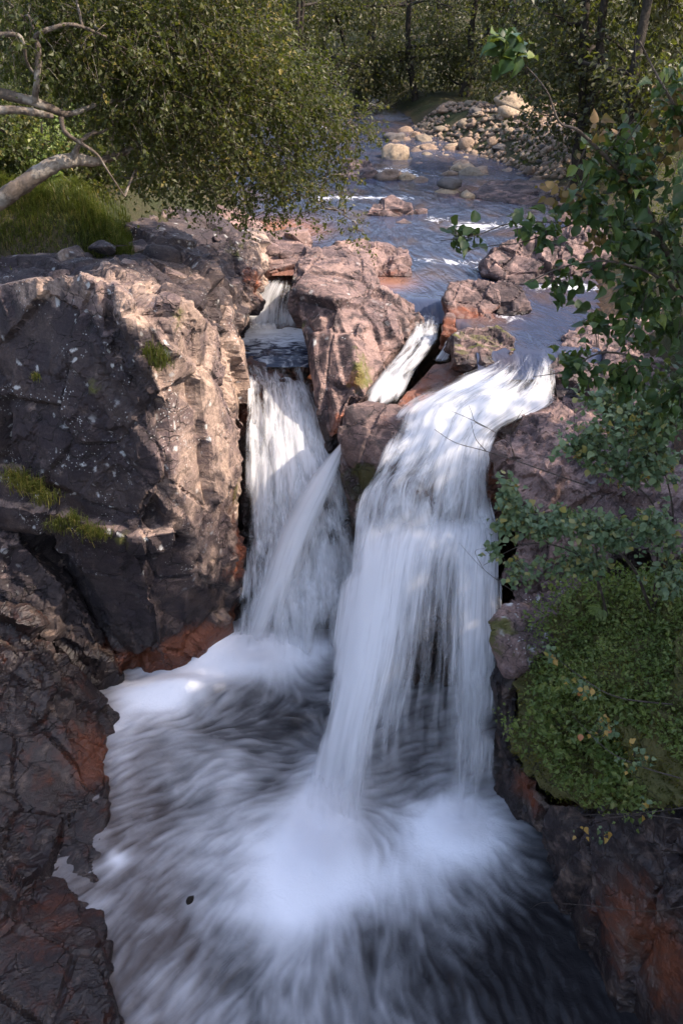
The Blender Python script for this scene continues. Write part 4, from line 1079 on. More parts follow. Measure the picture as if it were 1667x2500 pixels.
# ------------------------------------------------------------------ birch leaning over the ledges
BT = lambda *p: [W(*q) for q in p]
tree('birch_tree', 'old birch leaning out over the ledges with pale blotched trunk', W(-150, 600, 11.8), [
    (BT((-330, 760, 12.6), (-150, 600, 11.9), (0, 488, 11.5), (60, 450, 11.5), (130, 403, 11.6), (190, 390, 11.8), (245, 393, 12.1), (330, 360, 12.6), (430, 320, 13.2), (560, 270, 14)), [.14, .12, .105, .09, .055, .03, .014]),
    (BT((-250, 330, 11.2), (-60, 230, 11.3), (60, 242, 11.3), (120, 262, 11.4), (170, 278, 11.6), (260, 250, 12), (420, 230, 12.8)), [.075, .06, .05, .03, .015]),
    (BT((-250, 380, 11.4), (-60, 285, 11.2), (20, 268, 11.2), (90, 275, 11.3), (130, 285, 11.4)), [.07, .05, .045, .03]),
    (BT((85, 248, 11.3), (92, 190, 11.2), (95, 120, 11.2), (88, 90, 11.2), (120, 72, 11.2), (180, 60, 11.3), (260, 90, 11.5)), [.04, .033, .028, .014]),
    (BT((150, 285, 11.4), (158, 320, 11.4), (190, 345, 11.5), (235, 375, 11.6), (262, 415, 11.7), (305, 480, 11.9)), [.03, .024, .018, .008]),
    (BT((180, 388, 11.7), (195, 350, 11.7), (225, 325, 11.8), (250, 322, 11.9), (300, 290, 12)), [.045, .03, .02, .01]),
    (BT((0, 85, 11), (50, 90, 11), (66, 150, 11.1), (85, 180, 11.2)), [.03, .02, .012]),
    (BT((430, 320, 13.2), (560, 340, 14), (640, 300, 14.6), (700, 275, 15), (800, 265, 15.5), (870, 290, 15.8)), [.03, .024, .012, .006]),
    (BT((560, 340, 14), (620, 420, 14.6), (720, 470, 15.2), (800, 500, 15.6), (860, 540, 15.8)), [.022, .016, .008, .004]),
], [lob(60, 40, 11.6, .75, .8, .6), lob(230, 60, 12, .9, .9, .7), lob(400, 50, 12.6, .9, .9, .7), lob(560, 90, 13.2, .9, .9, .8), lob(330, 190, 12.4, .9, .9, .65), lob(480, 220, 13, .9, .9, .7), lob(250, 260, 12.4, .6, .7, .45),
    lob(640, 200, 14.2, .85, .9, .7), lob(400, 340, 13, .75, .8, .55), lob(520, 360, 13.8, .8, .8, .6), lob(650, 350, 14.6, .8, .8, .6), lob(760, 290, 15.2, .75, .7, .55), lob(850, 300, 15.6, .45, .5, .5), lob(430, 440, 13.8, .6, .6, .35), lob(560, 460, 14.6, .7, .6, .32),
    lob(700, 440, 15, .75, .6, .4), lob(800, 420, 15.6, .5, .5, .45), lob(840, 510, 15.8, .28, .3, .28), lob(870, 560, 15.8, .22, .2, .2), lob(745, 190, 14.9, .6, .6, .5), lob(100, 150, 11.8, .5, .5, .4), lob(340, 420, 12.8, .35, .4, .3), lob(620, 530, 15.2, .5, .3, .18), lob(740, 520, 15.6, .4, .3, .2),
    lob(200, -250, 12, 1.3, 1.3, 1.0, .6), lob(500, -220, 13, 1.3, 1.3, 1.0, .6)],
    4900, 11, .40, (.056, .041, .03), M_BIRCH, M_BIRCHBARK, lobe_scale=.84, droop=.32, twig_r=.0035)

# ------------------------------------------------------------------ trees along the far banks
def far_tree(px, Y, h, label, trunks=1, lean=0.0, dens=1.0, spread=2.2, low=0.6, group='trees along the far river banks', mat=None, leafs=.13, name='bank_tree', back=0.0):
    x = W(px, 250, Y)[0]
    z0 = float(ground_height(np.array([x]), np.array([float(Y)]))[0]) - .1
    tr = []
    for k in range(trunks):
        a = lean + RNG.uniform(-.12, .12) + (.1 * (-1) ** k if trunks > 1 else 0)
        b = RNG.uniform(-.1, .1)
        pts = [(x + .18 * k + a * t * h + RNG.normal(0, .07), Y + b * t * h + RNG.normal(0, .07), z0 + t * h) for t in (0, .15, .35, .55, .78)]
        tr.append((pts, [.17, .14, .11, .06]))
    lobes = []
    for k in range(12):
        t = RNG.uniform(0, 1)
        zz = z0 + low + t * (h - low)
        rr = spread * (0.55 + .55 * math.sin(math.pi * min(1, .25 + t * .7)))
        an = RNG.uniform(0, 6.28)
        off = RNG.uniform(.2, .95) * rr
        r = RNG.uniform(.7, 1.2) * spread * .42
        lobes.append((x + lean * t * h + math.cos(an) * off, Y + back + math.sin(an) * off, zz, r, r, r * .75, 1.0 if zz < 5.5 else .35))
    tree(name, label, (x, Y, z0), tr, lobes, int(560 * dens), 9, .75, (leafs, leafs * .75, .10), mat or M_FAR, M_BARK, group=group, droop=.25, trunk_seg=7, twig_r=.007, rmax=2.0)
FT = [(1420, 25, 8, 'twin trunked dark alder standing behind the near leafy branches', 2, .03, 1.3, 2.2, 1.4),
      (1530, 23, 8, 'straight dark trunked tree at the edge of the far bank', 1, -.05, 1.3, 2.2, 1.2),
      (1300, 37, 7, 'leaning tree beside the boulder at the end of the stone bar', 2, -.15, 1.3, 2.4, .6),
      (1130, 41, 7, 'low spreading tree overhanging the middle of the stone bar', 2, .12, 1.4, 2.6, .5),
      (1010, 42, 7, 'bushy tree with bare roots at the head of the stone bar', 1, -.1, 1.4, 2.6, .5),
      (885, 44, 6, 'low bush like tree leaning over the narrow end of the river', 2, -.1, 1.0, 2.0, .1),
      (900, 50, 8, 'brownish tree at the bend where the river vanishes', 1, .1, 1.2, 2.8, .6),
      (790, 58, 8, 'olive tree behind the birch sprays beyond the bend', 1, 0, 1.2, 2.8, .6),
      (680, 46, 8, 'yellow green tree behind the middle of the birch crown', 1, 0, 1.2, 2.8, .5),
      (700, 41, 7, 'low tree on the near side of the bend behind the birch tips', 2, .12, 1.3, 2.6, .3),
      (560, 40, 8, 'tree standing behind the birch on the far grass bank', 1, 0, 1.0, 2.6, .6),
      (330, 30, 7, 'shaded tree behind the birch trunk', 2, 0, 1.0, 2.2, .5),
      (120, 26, 7, 'shaded tree behind the grassy bank beside the birch', 1, .05, 1.0, 2.0, .5),
      (1690, 27, 7, 'dark tree in the far corner of the wood', 1, 0, 1.2, 2.4, .6),
      (1230, 52, 9, 'tall olive tree deep in the wood above the stone bar', 1, 0, 1.2, 3.0, .8),
      (1060, 62, 10, 'brown tinged tree rising behind the bushy tree', 1, 0, 1.2, 3.2, .8),
      (1450, 45, 9, 'pale green tree glimpsed between the dark trunks', 1, 0, 1.2, 3.0, .6)]
for a in FT:
    far_tree(*a[:9], back=1.6 if a[1] < 26 and a[0] > 1400 else 0.0)
# trees of the same wood further down the right bank, outside the picture: they shade the falls
for k, (x, Y, h, sp, lab) in enumerate([(9.2, 1.6, 11.8, 2.7, 'broad alder on the near bank beside the bridge'), (9.4, 5.2, 11.8, 2.7, 'broad alder on the near bank level with the pool'), (9.6, 8.6, 10.2, 2.5, 'broad alder on the near bank level with the main fall'), (9.0, -2.6, 9.0, 2.5, 'broad alder on the near bank behind the bridge')]):
    z0 = float(ground_height(np.array([x]), np.array([Y]))[0])
    lobes = []
    for q in range(14):
        an, t = RNG.uniform(0, 6.28), (q + .5) / 14
        off = RNG.uniform(.1, .6) * sp
        lobes.append((x + math.cos(an) * off, Y + math.sin(an) * off, z0 + .8 + t * (h - z0 - 1.6), 1.6, 1.7, 1.1))
    tree('bank_tree', lab, (x, Y, z0), [([(x, Y, z0 - .6), (x - .1, Y, z0 + h * .3), (x, Y + .1, z0 + h * .75)], [.16, .12, .05])], lobes, 900, 10, .7, (.17, .14, .22) if 'main fall' in lab else (.33, .27, .16), M_ALDER, M_BARK, group='alders outside the picture shading the falls', twig_r=.006)

# woodland closing the view up the valley
def woodland():
    n = 9000
    Y = RNG.uniform(62, 150, n); px = RNG.uniform(-100, 1770, n)
    x = (px - 833) / FPX * Y * 1.15
    g = ground_height(x, Y)
    P = np.stack([x, Y, g + RNG.uniform(0, 1, n) ** .8 * 6.0], 1)
    cl = vnoise(P * [1, 1, .8], 5.0, 3)
    P = P[cl > -.25]; n = len(P)
    q = np.repeat(P, 4, 0) + RNG.normal(0, .35, (n * 4, 3))
    n = len(q)
    me = leaf_mesh('woodland', q, unit(rand_unit(n) + [0, 0, -.3]), unit(rand_unit(n) + [.2, -.2, .8]), RNG.uniform(.3, .55, n), RNG.uniform(.25, .45, n), np.clip(.5 + .5 * vnoise(q, 7.0, 9) + RNG.normal(0, .15, n), 0, 1))
    tag(link('woodland', me, M_FAR, loc=(0, 100, 0)), 'olive and brown woodland filling the valley above the river', 'woodland', kind='stuff')
woodland()
def undergrowth():
    """low leafy cover on both banks"""
    n = 33000
    Y = RNG.uniform(13.5, 60, n) ** 1.0; x = RNG.uniform(-1, 1, n) * (5 + Y * .42)
    d = np.abs(x - RXC(Y)) - RHW(Y)
    ok = (d > 1.0) & ~((x > RXC(Y)) & (Y > 26) & (Y < 41) & (d < 3.2)) & ~((x < -2) & (Y < 17.5) & (x > -4.2)) & (vnoise(np.stack([x, Y, Y * 0], 1), 1.3, 4) > -.35)
    x, Y = x[ok], Y[ok]
    xe = RNG.uniform(4.2, 13, 9000); Ye = RNG.uniform(12.5, 34, 9000); oke = (np.abs(xe - RXC(Ye)) - RHW(Ye) > 1.2) & ~((Ye > 26) & (xe < 8.5))
    x, Y = np.concatenate([x, xe[oke]]), np.concatenate([Y, Ye[oke]]); n = len(x)
    g = ground_height(x, Y)
    bush = np.clip(vnoise(np.stack([x, Y, Y * 0], 1), 2.2, 6) + .35, 0, 1.2)
    P = np.stack([x, Y, g + RNG.random(n) * (.12 + bush * .95)], 1)
    s = np.interp(Y, [14, 60], [.07, .17])
    me = leaf_mesh('undergrowth', P, unit(rand_unit(n) + [0, 0, .1]), unit(rand_unit(n) * .8 + [.1, -.2, .9]), s * RNG.uniform(.7, 1.4, n), s * .6, np.clip(RNG.random(n) ** 1.6 + .2 * vnoise(P, 3, 8), 0, 1))
    tag(link('undergrowth', me, M_GROUND_COVER if False else M_BIRCH, loc=(0, 30, 0)), 'low leafy undergrowth along both banks', 'undergrowth', kind='stuff')
undergrowth()

# ------------------------------------------------------------------ grass
def blades(name, P, h, lean, wid, rnd):
    n = len(P)
    an = RNG.uniform(0, 6.28, n)
    out = np.stack([np.cos(an), np.sin(an), np.zeros(n)], 1) * .55 + lean
    side = unit(np.cross(out, [0, 0, 1.0]) + 1e-6) * wid[:, None]
    H = h[:, None]
    m = P + [0, 0, 1] * H * .62 + out * H * .22; e = P + [0, 0, 1] * H * .80 + out * H * .75
    V = np.stack([P - side, P + side, m + side * .7, m - side * .7, e], 1).reshape(-1, 3)
    b = np.arange(n)[:, None] * 5
    F = np.concatenate([b + [0, 1, 2], b + [0, 2, 3], b + [3, 2, 4]], 1).reshape(-1, 3)
    me = mesh_np(name, V, F); fattr(me, 'rnd', np.repeat(rnd, 5))
    return me
def bank_grass():
    n = 8000
    px = RNG.uniform(-80, 320, n); py = RNG.uniform(525, 610, n)
    Y = np.interp(py, [525, 610], [15.5, 13.9]) + RNG.normal(0, .3, n)
    x = np.array([W(a, b, c)[0] for a, b, c in zip(px, py, Y)])
    tuft = vnoise(np.stack([x, Y, Y * 0], 1), .55, 14)
    ok = tuft > -.85
    x, Y, tuft = x[ok], Y[ok], tuft[ok]; n = len(x)
    z = np.maximum(ground_height(x, Y), np.where(Y < 15.2, 1.05 + .12 * (Y - 14), 0))
    P = np.stack([x, Y, z - .03], 1)
    me = blades('bank_grass', P, RNG.uniform(.12, .33, n) * (1 + .7 * tuft), np.stack([.3 + .5 * vnoise(P, .5, 61), -.45 + .4 * vnoise(P, .5, 62), 0 * tuft], 1), RNG.uniform(.005, .010, n), np.clip(RNG.random(n) ** 1.4, 0, 1))
    tag(link('bank_grass', me, M_GRASS), 'long green grass hanging over the ledges below the birch', 'grass', kind='stuff')
bank_grass()
for px, py, Y, r, lab in [(40, 440, 17.2, .9, 'dark shrub behind the birch trunk at the picture edge'), (170, 430, 17.6, .8, 'leafy green shrub just behind the bend of the birch trunk'), (275, 455, 17.4, .65, 'small shrub where the grass meets the rock ledges'), (90, 380, 20, 1.3, 'tall dark shrub in the shade behind the birch'), (300, 400, 20, 1.2, 'loose shrub behind the lowest birch twigs'), (110, 480, 16.4, .6, 'low green shrub between the grass and the birch trunk'), (220, 485, 16.4, .55, 'low dark shrub above the last grass before the ledges'), (10, 500, 16.2, .6, 'low shrub at the picture edge above the grass')]:
    c = W(px, py, Y); z0 = float(ground_height(np.array([c[0]]), np.array([Y]))[0])
    tree('shrub', lab, (c[0], Y, z0), [([(c[0], Y, z0 - .1), (c[0] + .1, Y, z0 + .5), (c[0] + .15, Y, z0 + 1.0)], [.03, .02, .01])], [(c[0] + RNG.normal(0, r * .4), Y + RNG.normal(0, r * .3), z0 + RNG.uniform(.3, 1.2) * r, r * .55, r * .5, r * .45) for _ in range(5)],
         260, 9, .3, (.075, .055, .04), M_GROUND_COVER if 'green' in lab else M_BIRCH, M_BARK, cat='shrub', group='shrubs behind the birch', twig_r=.004)
def tuft(label, spots, n, h, fan=0.12):
    P = np.concatenate([np.array(W(*s)) + RNG.normal(0, fan, (n, 3)) * [1, .6, .5] for s in spots])
    m = len(P)
    me = blades('grass_tuft', P, RNG.uniform(.5, 1.2, m) * h, np.tile([.15, -.55, -.1], (m, 1)), RNG.uniform(.004, .008, m), np.clip(RNG.random(m) ** 1.2, 0, 1))
    tag(link('grass_tuft', me, M_GRASS), label, 'grass', 'grass tufts on the dark cliff')
tuft('bright grass tuft on the ledge halfway down the dark cliff', [(180, 1275, 10.8), (215, 1300, 10.75), (150, 1290, 10.85), (240, 1310, 10.75)], 170, .22, .09)
tuft('drooping grass tuft high on the edge of the cliff ledge', [(40, 1170, 11.3), (80, 1200, 11.1), (110, 1225, 11.0), (60, 1190, 11.2)], 150, .30, .10)
tuft('wispy olive grass tuft growing from a crack near the cliff top', [(375, 870, 10.85), (390, 890, 10.8)], 130, .24, .09)
tuft('little pale grass tuft alone on the lichen face', [(88, 925, 11.2)], 40, .16, .04)

# ------------------------------------------------------------------ stone bar
def stone_mesh(k):
    bm = bmesh.new(); bmesh.ops.create_icosphere(bm, subdivisions=3 if k < 3 else 2, radius=1)
    me = bpy.data.meshes.new('river_stone'); bm.to_mesh(me); bm.free()
    P = coords(me)
    d = 1 + .30 * fbm(P, 1.3, 200 + k, 3) + .30 * facets(P, .9, 300 + k)
    P = P * d[:, None] * [1, .72 + .07 * (k % 3), .42 + .06 * (k % 4)]
    me.vertices.foreach_set('co', P.astype(np.float32).ravel())
    me.polygons.foreach_set('use_smooth', np.ones(len(me.polygons), bool)); me.update()
    me.materials.append(M_STONE)
    return me
STONES = [stone_mesh(k) for k in range(9)]
def put_stone(px, py, size, label, group=None, sink=.3, z=None, k=None):
    zz = 0.0
    for _ in range(3):
        x, y, _z = WZ(px, py, zz)
        zz = max(float(ground_height(np.array([x]), np.array([y]))[0]), -.12) if z is None else z
    o = bpy.data.objects.new('river_stone', STONES[RNG.integers(len(STONES)) if k is None else k])
    o.location = (x, y, zz + size * .56 * (1 - 2 * sink) * .5)
    o.scale = np.array([1, RNG.uniform(.85, 1.15), RNG.uniform(.8, 1.2)]) * size * .5
    o.rotation_euler = (RNG.normal(0, .2), RNG.normal(0, .2), RNG.uniform(0, 6.28))
    COL.objects.link(o); tag(o, label, 'stone', group)
    return (x, y)
put_stone(1250, 350, 1.5, 'big grey boulder under the trees at the end of the stone bar', sink=.2, k=0)
put_stone(968, 402, 1.15, 'flat topped pink boulder at the upstream water edge of the bar', sink=.2, k=1)
put_stone(945, 443, 0.85, 'dark wet boulder sitting alone in the water below the bar', sink=.3, k=2, z=-.05)
put_stone(988, 445, 0.62, 'smaller of two black wet stones nearest the bar edge', sink=.3, k=1, z=-.05)
put_stone(1020, 455, 0.62, 'black wet stone with white ripples behind the flat midstream pair', sink=.3, k=0, z=-.08)
put_stone(1095, 465, 0.72, 'brown stone balanced on a flat dark one in the shallows', sink=.1, k=4, z=.05)
put_stone(1093, 476, 0.80, 'flat dark stone lying under the brown one in the shallows', sink=.45, k=5, z=-.05)
put_stone(1140, 485, 0.5, 'small red stone at the tip of the purple slab', sink=.3, k=3, z=-.02)
put_stone(960, 350, 0.95, 'brown rounded boulder at the upper corner of the stone bar', sink=.2, k=2)
put_stone(1130, 428, 0.95, 'long grey cobble at the water edge of the bar', sink=.3, k=0)
put_stone(1145, 440, 0.9, 'smooth dark grey cobble nearest the water below the bar', sink=.3, k=1)
put_stone(930, 358, 0.8, 'dark stone in the shallows beside the upper corner', sink=.3, k=5)
tip_me = STONES[4].copy(); tip_me.materials.clear(); tip_me.materials.append(M_BARK)
tip = bpy.data.objects.new('river_stone', tip_me)
tip.location = WZ(463, 2200, -4.98); tip.scale = (.06, .06, .2); tip.rotation_euler = (.3, .2, .5)
COL.objects.link(tip); tag(tip, 'small black stone tip breaking the surface of the plunge pool', 'stone')
placed = []
tries = 0
while len(placed) < 285 and tries < 6000:
    tries += 1
    py = RNG.uniform(312, 446); lo = np.interp(py, [312, 360, 400, 446], [880, 900, 950, 1120]); hi = np.interp(py, [312, 380, 446], [1270, 1440, 1400])
    px = RNG.uniform(lo, hi)
    size = float(np.clip(RNG.lognormal(-1.05, .5), .18, 1.05))
    x, y, _ = WZ(px, py, .15)
    if any((x - a) ** 2 + (y - b) ** 2 < (.36 * (size + s)) ** 2 for a, b, s in placed):
        continue
    placed.append((x, y, size))
    put_stone(px, py, size, ('rounded cobble in the front rows of the stone bar near the water' if py > 405 else 'rounded cobble in the middle of the sunlit stone bar' if py > 360 else 'rounded cobble at the back of the stone bar below the trees'), 'cobbles of the stone bar', sink=RNG.uniform(.25, .45))
def gravel():
    n = 2600
    py = RNG.uniform(305, 450, n); px = RNG.uniform(870, 1480, n)
    a = np.array([WZ(p, q, .12) for p, q in zip(px, py)])
    g = ground_height(a[:, 0], a[:, 1]); ok = g > -.1
    a, g = a[ok], g[ok]; n = len(a)
    o8 = np.array([(1, 0, 0), (-1, 0, 0), (0, 1, 0), (0, -1, 0), (0, 0, .7), (0, 0, -.7)], float)
    t8 = np.array([(0, 2, 4), (2, 1, 4), (1, 3, 4), (3, 0, 4), (2, 0, 5), (1, 2, 5), (3, 1, 5), (0, 3, 5)])
    s = RNG.uniform(.06, .15, n)
    ang = RNG.uniform(0, 6.28, n); c, sn = np.cos(ang), np.sin(ang)
    q = o8[None] * (1 + RNG.normal(0, .2, (n, 6, 1)))
    q = np.stack([q[..., 0] * c[:, None] - q[..., 1] * sn[:, None], q[..., 0] * sn[:, None] + q[..., 1] * c[:, None], q[..., 2]], -1)
    V = np.stack([a[:, 0], a[:, 1], g + .02], 1)[:, None] + q * s[:, None, None]
    F = (np.arange(n)[:, None, None] * 6 + t8[None]).reshape(-1, 3)
    tag(link('gravel', mesh_np('gravel', V.reshape(-1, 3), F, True), M_STONE), 'small pebbles filling the gaps between the cobbles', 'gravel', kind='stuff')
gravel()

# ------------------------------------------------------------------ near leaves on the right bank
LEAF_VARIANTS = {}
def leaf_object_mesh(key, mat):
    if key not in LEAF_VARIANTS:
        z = np.zeros((1, 3))
        LEAF_VARIANTS[key] = me = big_leaf_mesh('leaf', z, np.array([[0, 1.0, 0]]), np.array([[0, 0, 1.0]]), np.array([1.0]), np.array([.88 if key[0] == 'alder' else .8]), np.array([key[1]]), key[0] in ('hazel', 'yellow'))
        me.materials.append(mat)
    return LEAF_VARIANTS[key]
from mathutils import Matrix
def leafy_plant(name, label, base, stems, sprays, mat, key, n_leaf, size, n_obj, cat, group=None, droop=.3, up=(.15, -.25, .9), spread=.05, per=7, stem_r=.012, yellow=0.0):
    """stems: polylines; sprays: lobes where leafy twigs end; the n_obj leaves nearest the viewer are single leaves, the others one mesh"""
    root = empty(name, base); tag(root, label, cat, group)
    pts = []
    for i, (p, r) in enumerate(stems):
        q = spline(p, max(8, len(p) * 5)); pts.append(q)
        V, F = tube(q, r, 6, .05)
        link('stem', mesh_np('stem', V, F, True), M_TWIG, root)
    pts = np.concatenate(pts)
    nt = max(1, n_leaf // per)
    E, U, K = in_lobes(sprays, nt, .6)
    q = pts[np.argmin(((pts[None] - E[:, None]) ** 2).sum(2), 1)]
    S = q + (E - q) * RNG.uniform(.1, .6, nt)[:, None] if len(q) else E
    far = np.linalg.norm(E - S, axis=1) > .55
    S[far] = E[far] + unit(S[far] - E[far]) * .55
    M_ = (S + E) / 2 + [0, 0, .03]
    tw = link('twigs', twig_mesh('twigs', S, M_, E, np.full(nt, .0032)), M_TWIG, root); tw['kind'] = 'stuff'
    t = RNG.uniform(.25, 1.05, (nt, per))
    P = (S[:, None] * (1 - t)[..., None] + E[:, None] * t[..., None]).reshape(-1, 3) + RNG.normal(0, spread, (nt * per, 3))
    n = len(P)
    D = unit(np.repeat(unit(E - S), per, 0) * .6 + rand_unit(n) * .9 + [0, -.15, -droop])
    N = unit(rand_unit(n) * .38 + np.array(up))
    sz = size * RNG.uniform(.45, 1.3, n); rnd = np.clip(RNG.random(n) ** 1.7, 0, 1)
    dist = np.linalg.norm(P - [0, 0, CAM_Z], axis=1) / sz
    order = np.argsort(dist)
    near, rest = order[:n_obj], order[n_obj:]
    if len(rest):
        cr = link('leaves', big_leaf_mesh('leaves', P[rest], D[rest], N[rest], sz[rest], sz[rest] * .85, rnd[rest], key == 'hazel'), mat, root); cr['kind'] = 'stuff'
    for i in near:
        yel = RNG.random() < yellow
        o = bpy.data.objects.new('leaf', leaf_object_mesh(('yellow' if yel else key, round(rnd[i] * 4) / 4), M_YELLOW if yel else mat))
        d = D[i]; s = np.cross(d, N[i]); s /= np.linalg.norm(s); nn = np.cross(s, d)
        m = Matrix(((s[0], d[0], nn[0]), (s[1], d[1], nn[1]), (s[2], d[2], nn[2]))).to_4x4()
        m = Matrix.Translation(Vector(P[i]) - Vector(base)) @ m @ Matrix.Scale(float(sz[i]), 4)
        COL.objects.link(o); o.parent = root; o.matrix_local = m
    return root

leafy_plant('alder_tree', 'dark leaved alder crowding in over the river from the near bank', W(1900, 1000, 5.0), [
    (BT((1980, 1100, 5.2), (1760, 850, 5.0), (1640, 650, 4.8), (1560, 480, 4.7), (1424, 330, 4.6), (1365, 298, 4.6), (1328, 213, 4.6), (1232, 110, 4.6)), [.03, .022, .016, .010, .006, .004, .0025]),
    (BT((1760, 850, 5.0), (1660, 600, 4.9), (1530, 562, 4.9), (1400, 545, 4.9), (1250, 545, 5.0), (1160, 575, 5.0), (1075, 588, 5.1)), [.012, .009, .006, .004, .002]),
    (BT((1760, 850, 5.0), (1640, 700, 4.7), (1500, 640, 4.6), (1380, 650, 4.6), (1290, 690, 4.7)), [.012, .008, .005, .0025]),
    (BT((1700, 500, 4.6), (1660, 300, 4.5), (1600, 180, 4.5), (1560, 100, 4.5)), [.014, .009, .005, .003]),
    (BT((1800, 950, 5.0), (1640, 900, 4.9), (1480, 860, 4.9), (1380, 905, 5.0), (1300, 920, 5.1)), [.014, .009, .005, .002]),
    (BT((1400, 545, 4.9), (1280, 590, 4.9), (1200, 600, 5.0), (1130, 615, 5.0)), [.004, .003, .0015]),
    (BT((1640, 650, 4.8), (1500, 520, 4.8), (1380, 470, 4.8), (1290, 490, 4.9)), [.008, .005, .002]),
], [lob(1580, 380, 4.6, .30, .3, .28, 4), lob(1500, 420, 4.7, .25, .3, .22, 3), lob(1640, 560, 4.7, .22, .3, .3, 4), lob(1560, 700, 4.7, .26, .3, .3, 4), lob(1620, 820, 4.7, .25, .3, .3, 4), lob(1450, 780, 4.9, .15, .2, .15, 1.2), lob(1420, 500, 4.8, .2, .2, .12, 1.2),
    lob(1640, 270, 4.5, .16, .2, .25, 2), lob(1300, 560, 4.9, .16, .12, .06, 1.4), lob(1110, 580, 5.05, .10, .06, .05, .7), lob(1240, 115, 4.6, .03, .03, .04, .35), lob(1400, 880, 5.0, .14, .15, .1, .9), lob(1520, 930, 5.0, .25, .2, .15, 2), lob(1650, 980, 4.9, .2, .25, .2, 2.5), lob(1390, 690, 4.7, .12, .1, .12, .5), lob(1530, 560, 4.7, .2, .2, .15, 1.6)],
    M_ALDER, 'alder', 1900, .066, 300, 'tree', droop=.25, up=(.25, -.55, .75), spread=.035)
leafy_plant('alder_catkin_twig', 'dry brown leafed twigs among the alder branches', W(1700, 600, 4.8), [
    (BT((1720, 620, 4.9), (1560, 560, 4.8), (1440, 540, 4.75), (1360, 500, 4.75)), [.006, .004, .002])],
    [lob(1400, 480, 4.75, .18, .15, .1), lob(1420, 600, 4.8, .2, .15, .07), lob(1640, 250, 4.5, .12, .12, .2), lob(1480, 270, 4.5, .1, .1, .04)], M_BROWN, 'brown', 160, .05, 90, 'twig', droop=.6, up=(0, -.9, .3), spread=.03)
leafy_plant('hazel_bush', 'pale green hazel bush reaching out over the main fall', W(1560, 1480, 8.2), [
    (BT((1590, 1500, 8.4), (1540, 1380, 8.2), (1440, 1300, 8.1), (1330, 1260, 8.1), (1230, 1250, 8.2)), [.02, .014, .008, .003]),
    (BT((1480, 1500, 8.5), (1450, 1400, 8.3), (1380, 1340, 8.2), (1280, 1330, 8.2), (1180, 1380, 8.3)), [.018, .012, .007, .003]),
    (BT((1590, 1500, 8.4), (1640, 1300, 8.0), (1620, 1150, 7.8), (1560, 1050, 7.7)), [.02, .012, .006, .003]),
    (BT((1590, 1500, 8.4), (1600, 1250, 8.0), (1480, 1150, 7.9), (1400, 1120, 8.0)), [.014, .008, .003]),
    (BT((1460, 1440, 8.4), (1455, 1350, 8.2), (1440, 1260, 8.1)), [.016, .01, .004]),
], [lob(1350, 1280, 8.1, .35, .3, .16, 5), lob(1250, 1270, 8.15, .22, .2, .2, 2.5), lob(1480, 1290, 8.1, .35, .3, .18, 4), lob(1590, 1300, 7.9, .3, .3, .3, 3), lob(1420, 1370, 8.2, .3, .25, .12, 2.5), lob(1290, 1400, 8.2, .3, .2, .1, 1.2), lob(1240, 1190, 8.2, .1, .1, .2, .8), lob(1200, 1340, 8.2, .08, .1, .08, .4),
    lob(1560, 1130, 7.8, .45, .3, .25, 5.5), lob(1430, 1090, 7.9, .32, .3, .25, 3), lob(1630, 1000, 7.6, .35, .3, .3, 5), lob(1540, 1030, 7.7, .4, .3, .25, 3), lob(1640, 1420, 7.8, .25, .25, .2, 1.6), lob(1460, 960, 8.0, .3, .25, .2, 2)],
    M_HAZEL, 'hazel', 5600, .074, 300, 'bush', droop=.05, up=(.1, -.35, .9), spread=.045, yellow=.09)
leafy_plant('birch_sapling', 'thin sapling with yellowing leaves hanging over the mossy bank', W(1640, 1700, 6.9), [
    (BT((1640, 1720, 7.0), (1500, 1700, 6.9), (1400, 1640, 7.2), (1300, 1560, 7.8), (1200, 1530, 8.2)), [.01, .006, .003, .0015]),
    (BT((1660, 2000, 6.0), (1560, 1990, 6.1), (1450, 2000, 6.3), (1360, 2000, 6.5)), [.008, .005, .003, .0015]),
    (BT((1660, 1900, 6.2), (1560, 1870, 6.3), (1480, 1830, 6.5), (1400, 1750, 6.9)), [.008, .005, .003]),
], [lob(1350, 1600, 7.4, .2, .15, .15, 1), lob(1420, 1680, 7.0, .2, .15, .15, 1.4), lob(1480, 1780, 6.7, .2, .15, .15, 1.6), lob(1450, 2040, 6.2, .14, .1, .06, 1.1), lob(1560, 1860, 6.3, .2, .15, .15, 1.5), lob(1570, 1960, 6.1, .15, .15, .1, .8)],
    M_HAZEL, 'hazel', 190, .062, 150, 'sapling', droop=.2, up=(.1, -.45, .85), spread=.04, per=5, yellow=.34)

# bare twigs reaching over the water
def bare_twig(label, paths, r=.006):
    parts = []
    root = empty('bare_twig', W(*paths[0][0]))
    tag(root, label, 'twig', 'bare twigs over the water')
    for i, p in enumerate(paths):
        V, F = tube(spline(BT(*p), len(p) * 6), [r if i == 0 else r * .55, r * .3], 5, .05)
        link('twig', mesh_np('twig', V, F, True), M_TWIG, root)
bare_twig('forked bare twig with a few buds in front of the white cascade', [
    [(1430, 1185, 8.0), (1330, 1150, 8.0), (1260, 1125, 8.0), (1180, 1100, 8.0), (1110, 1080, 8.0), (1060, 1048, 8.0)], [(1260, 1125, 8.0), (1240, 1080, 8.0), (1190, 1045, 8.0), (1140, 1020, 8.0), (1100, 1003, 8.0)],
    [(1190, 1045, 8.0), (1160, 1030, 8.0), (1150, 1005, 8.0), (1144, 990, 8.0)], [(1185, 1100, 8.0), (1160, 1070, 8.0), (1150, 1030, 8.0)], [(1255, 1120, 8.0), (1245, 1060, 8.0), (1275, 1000, 8.0)]], .008)
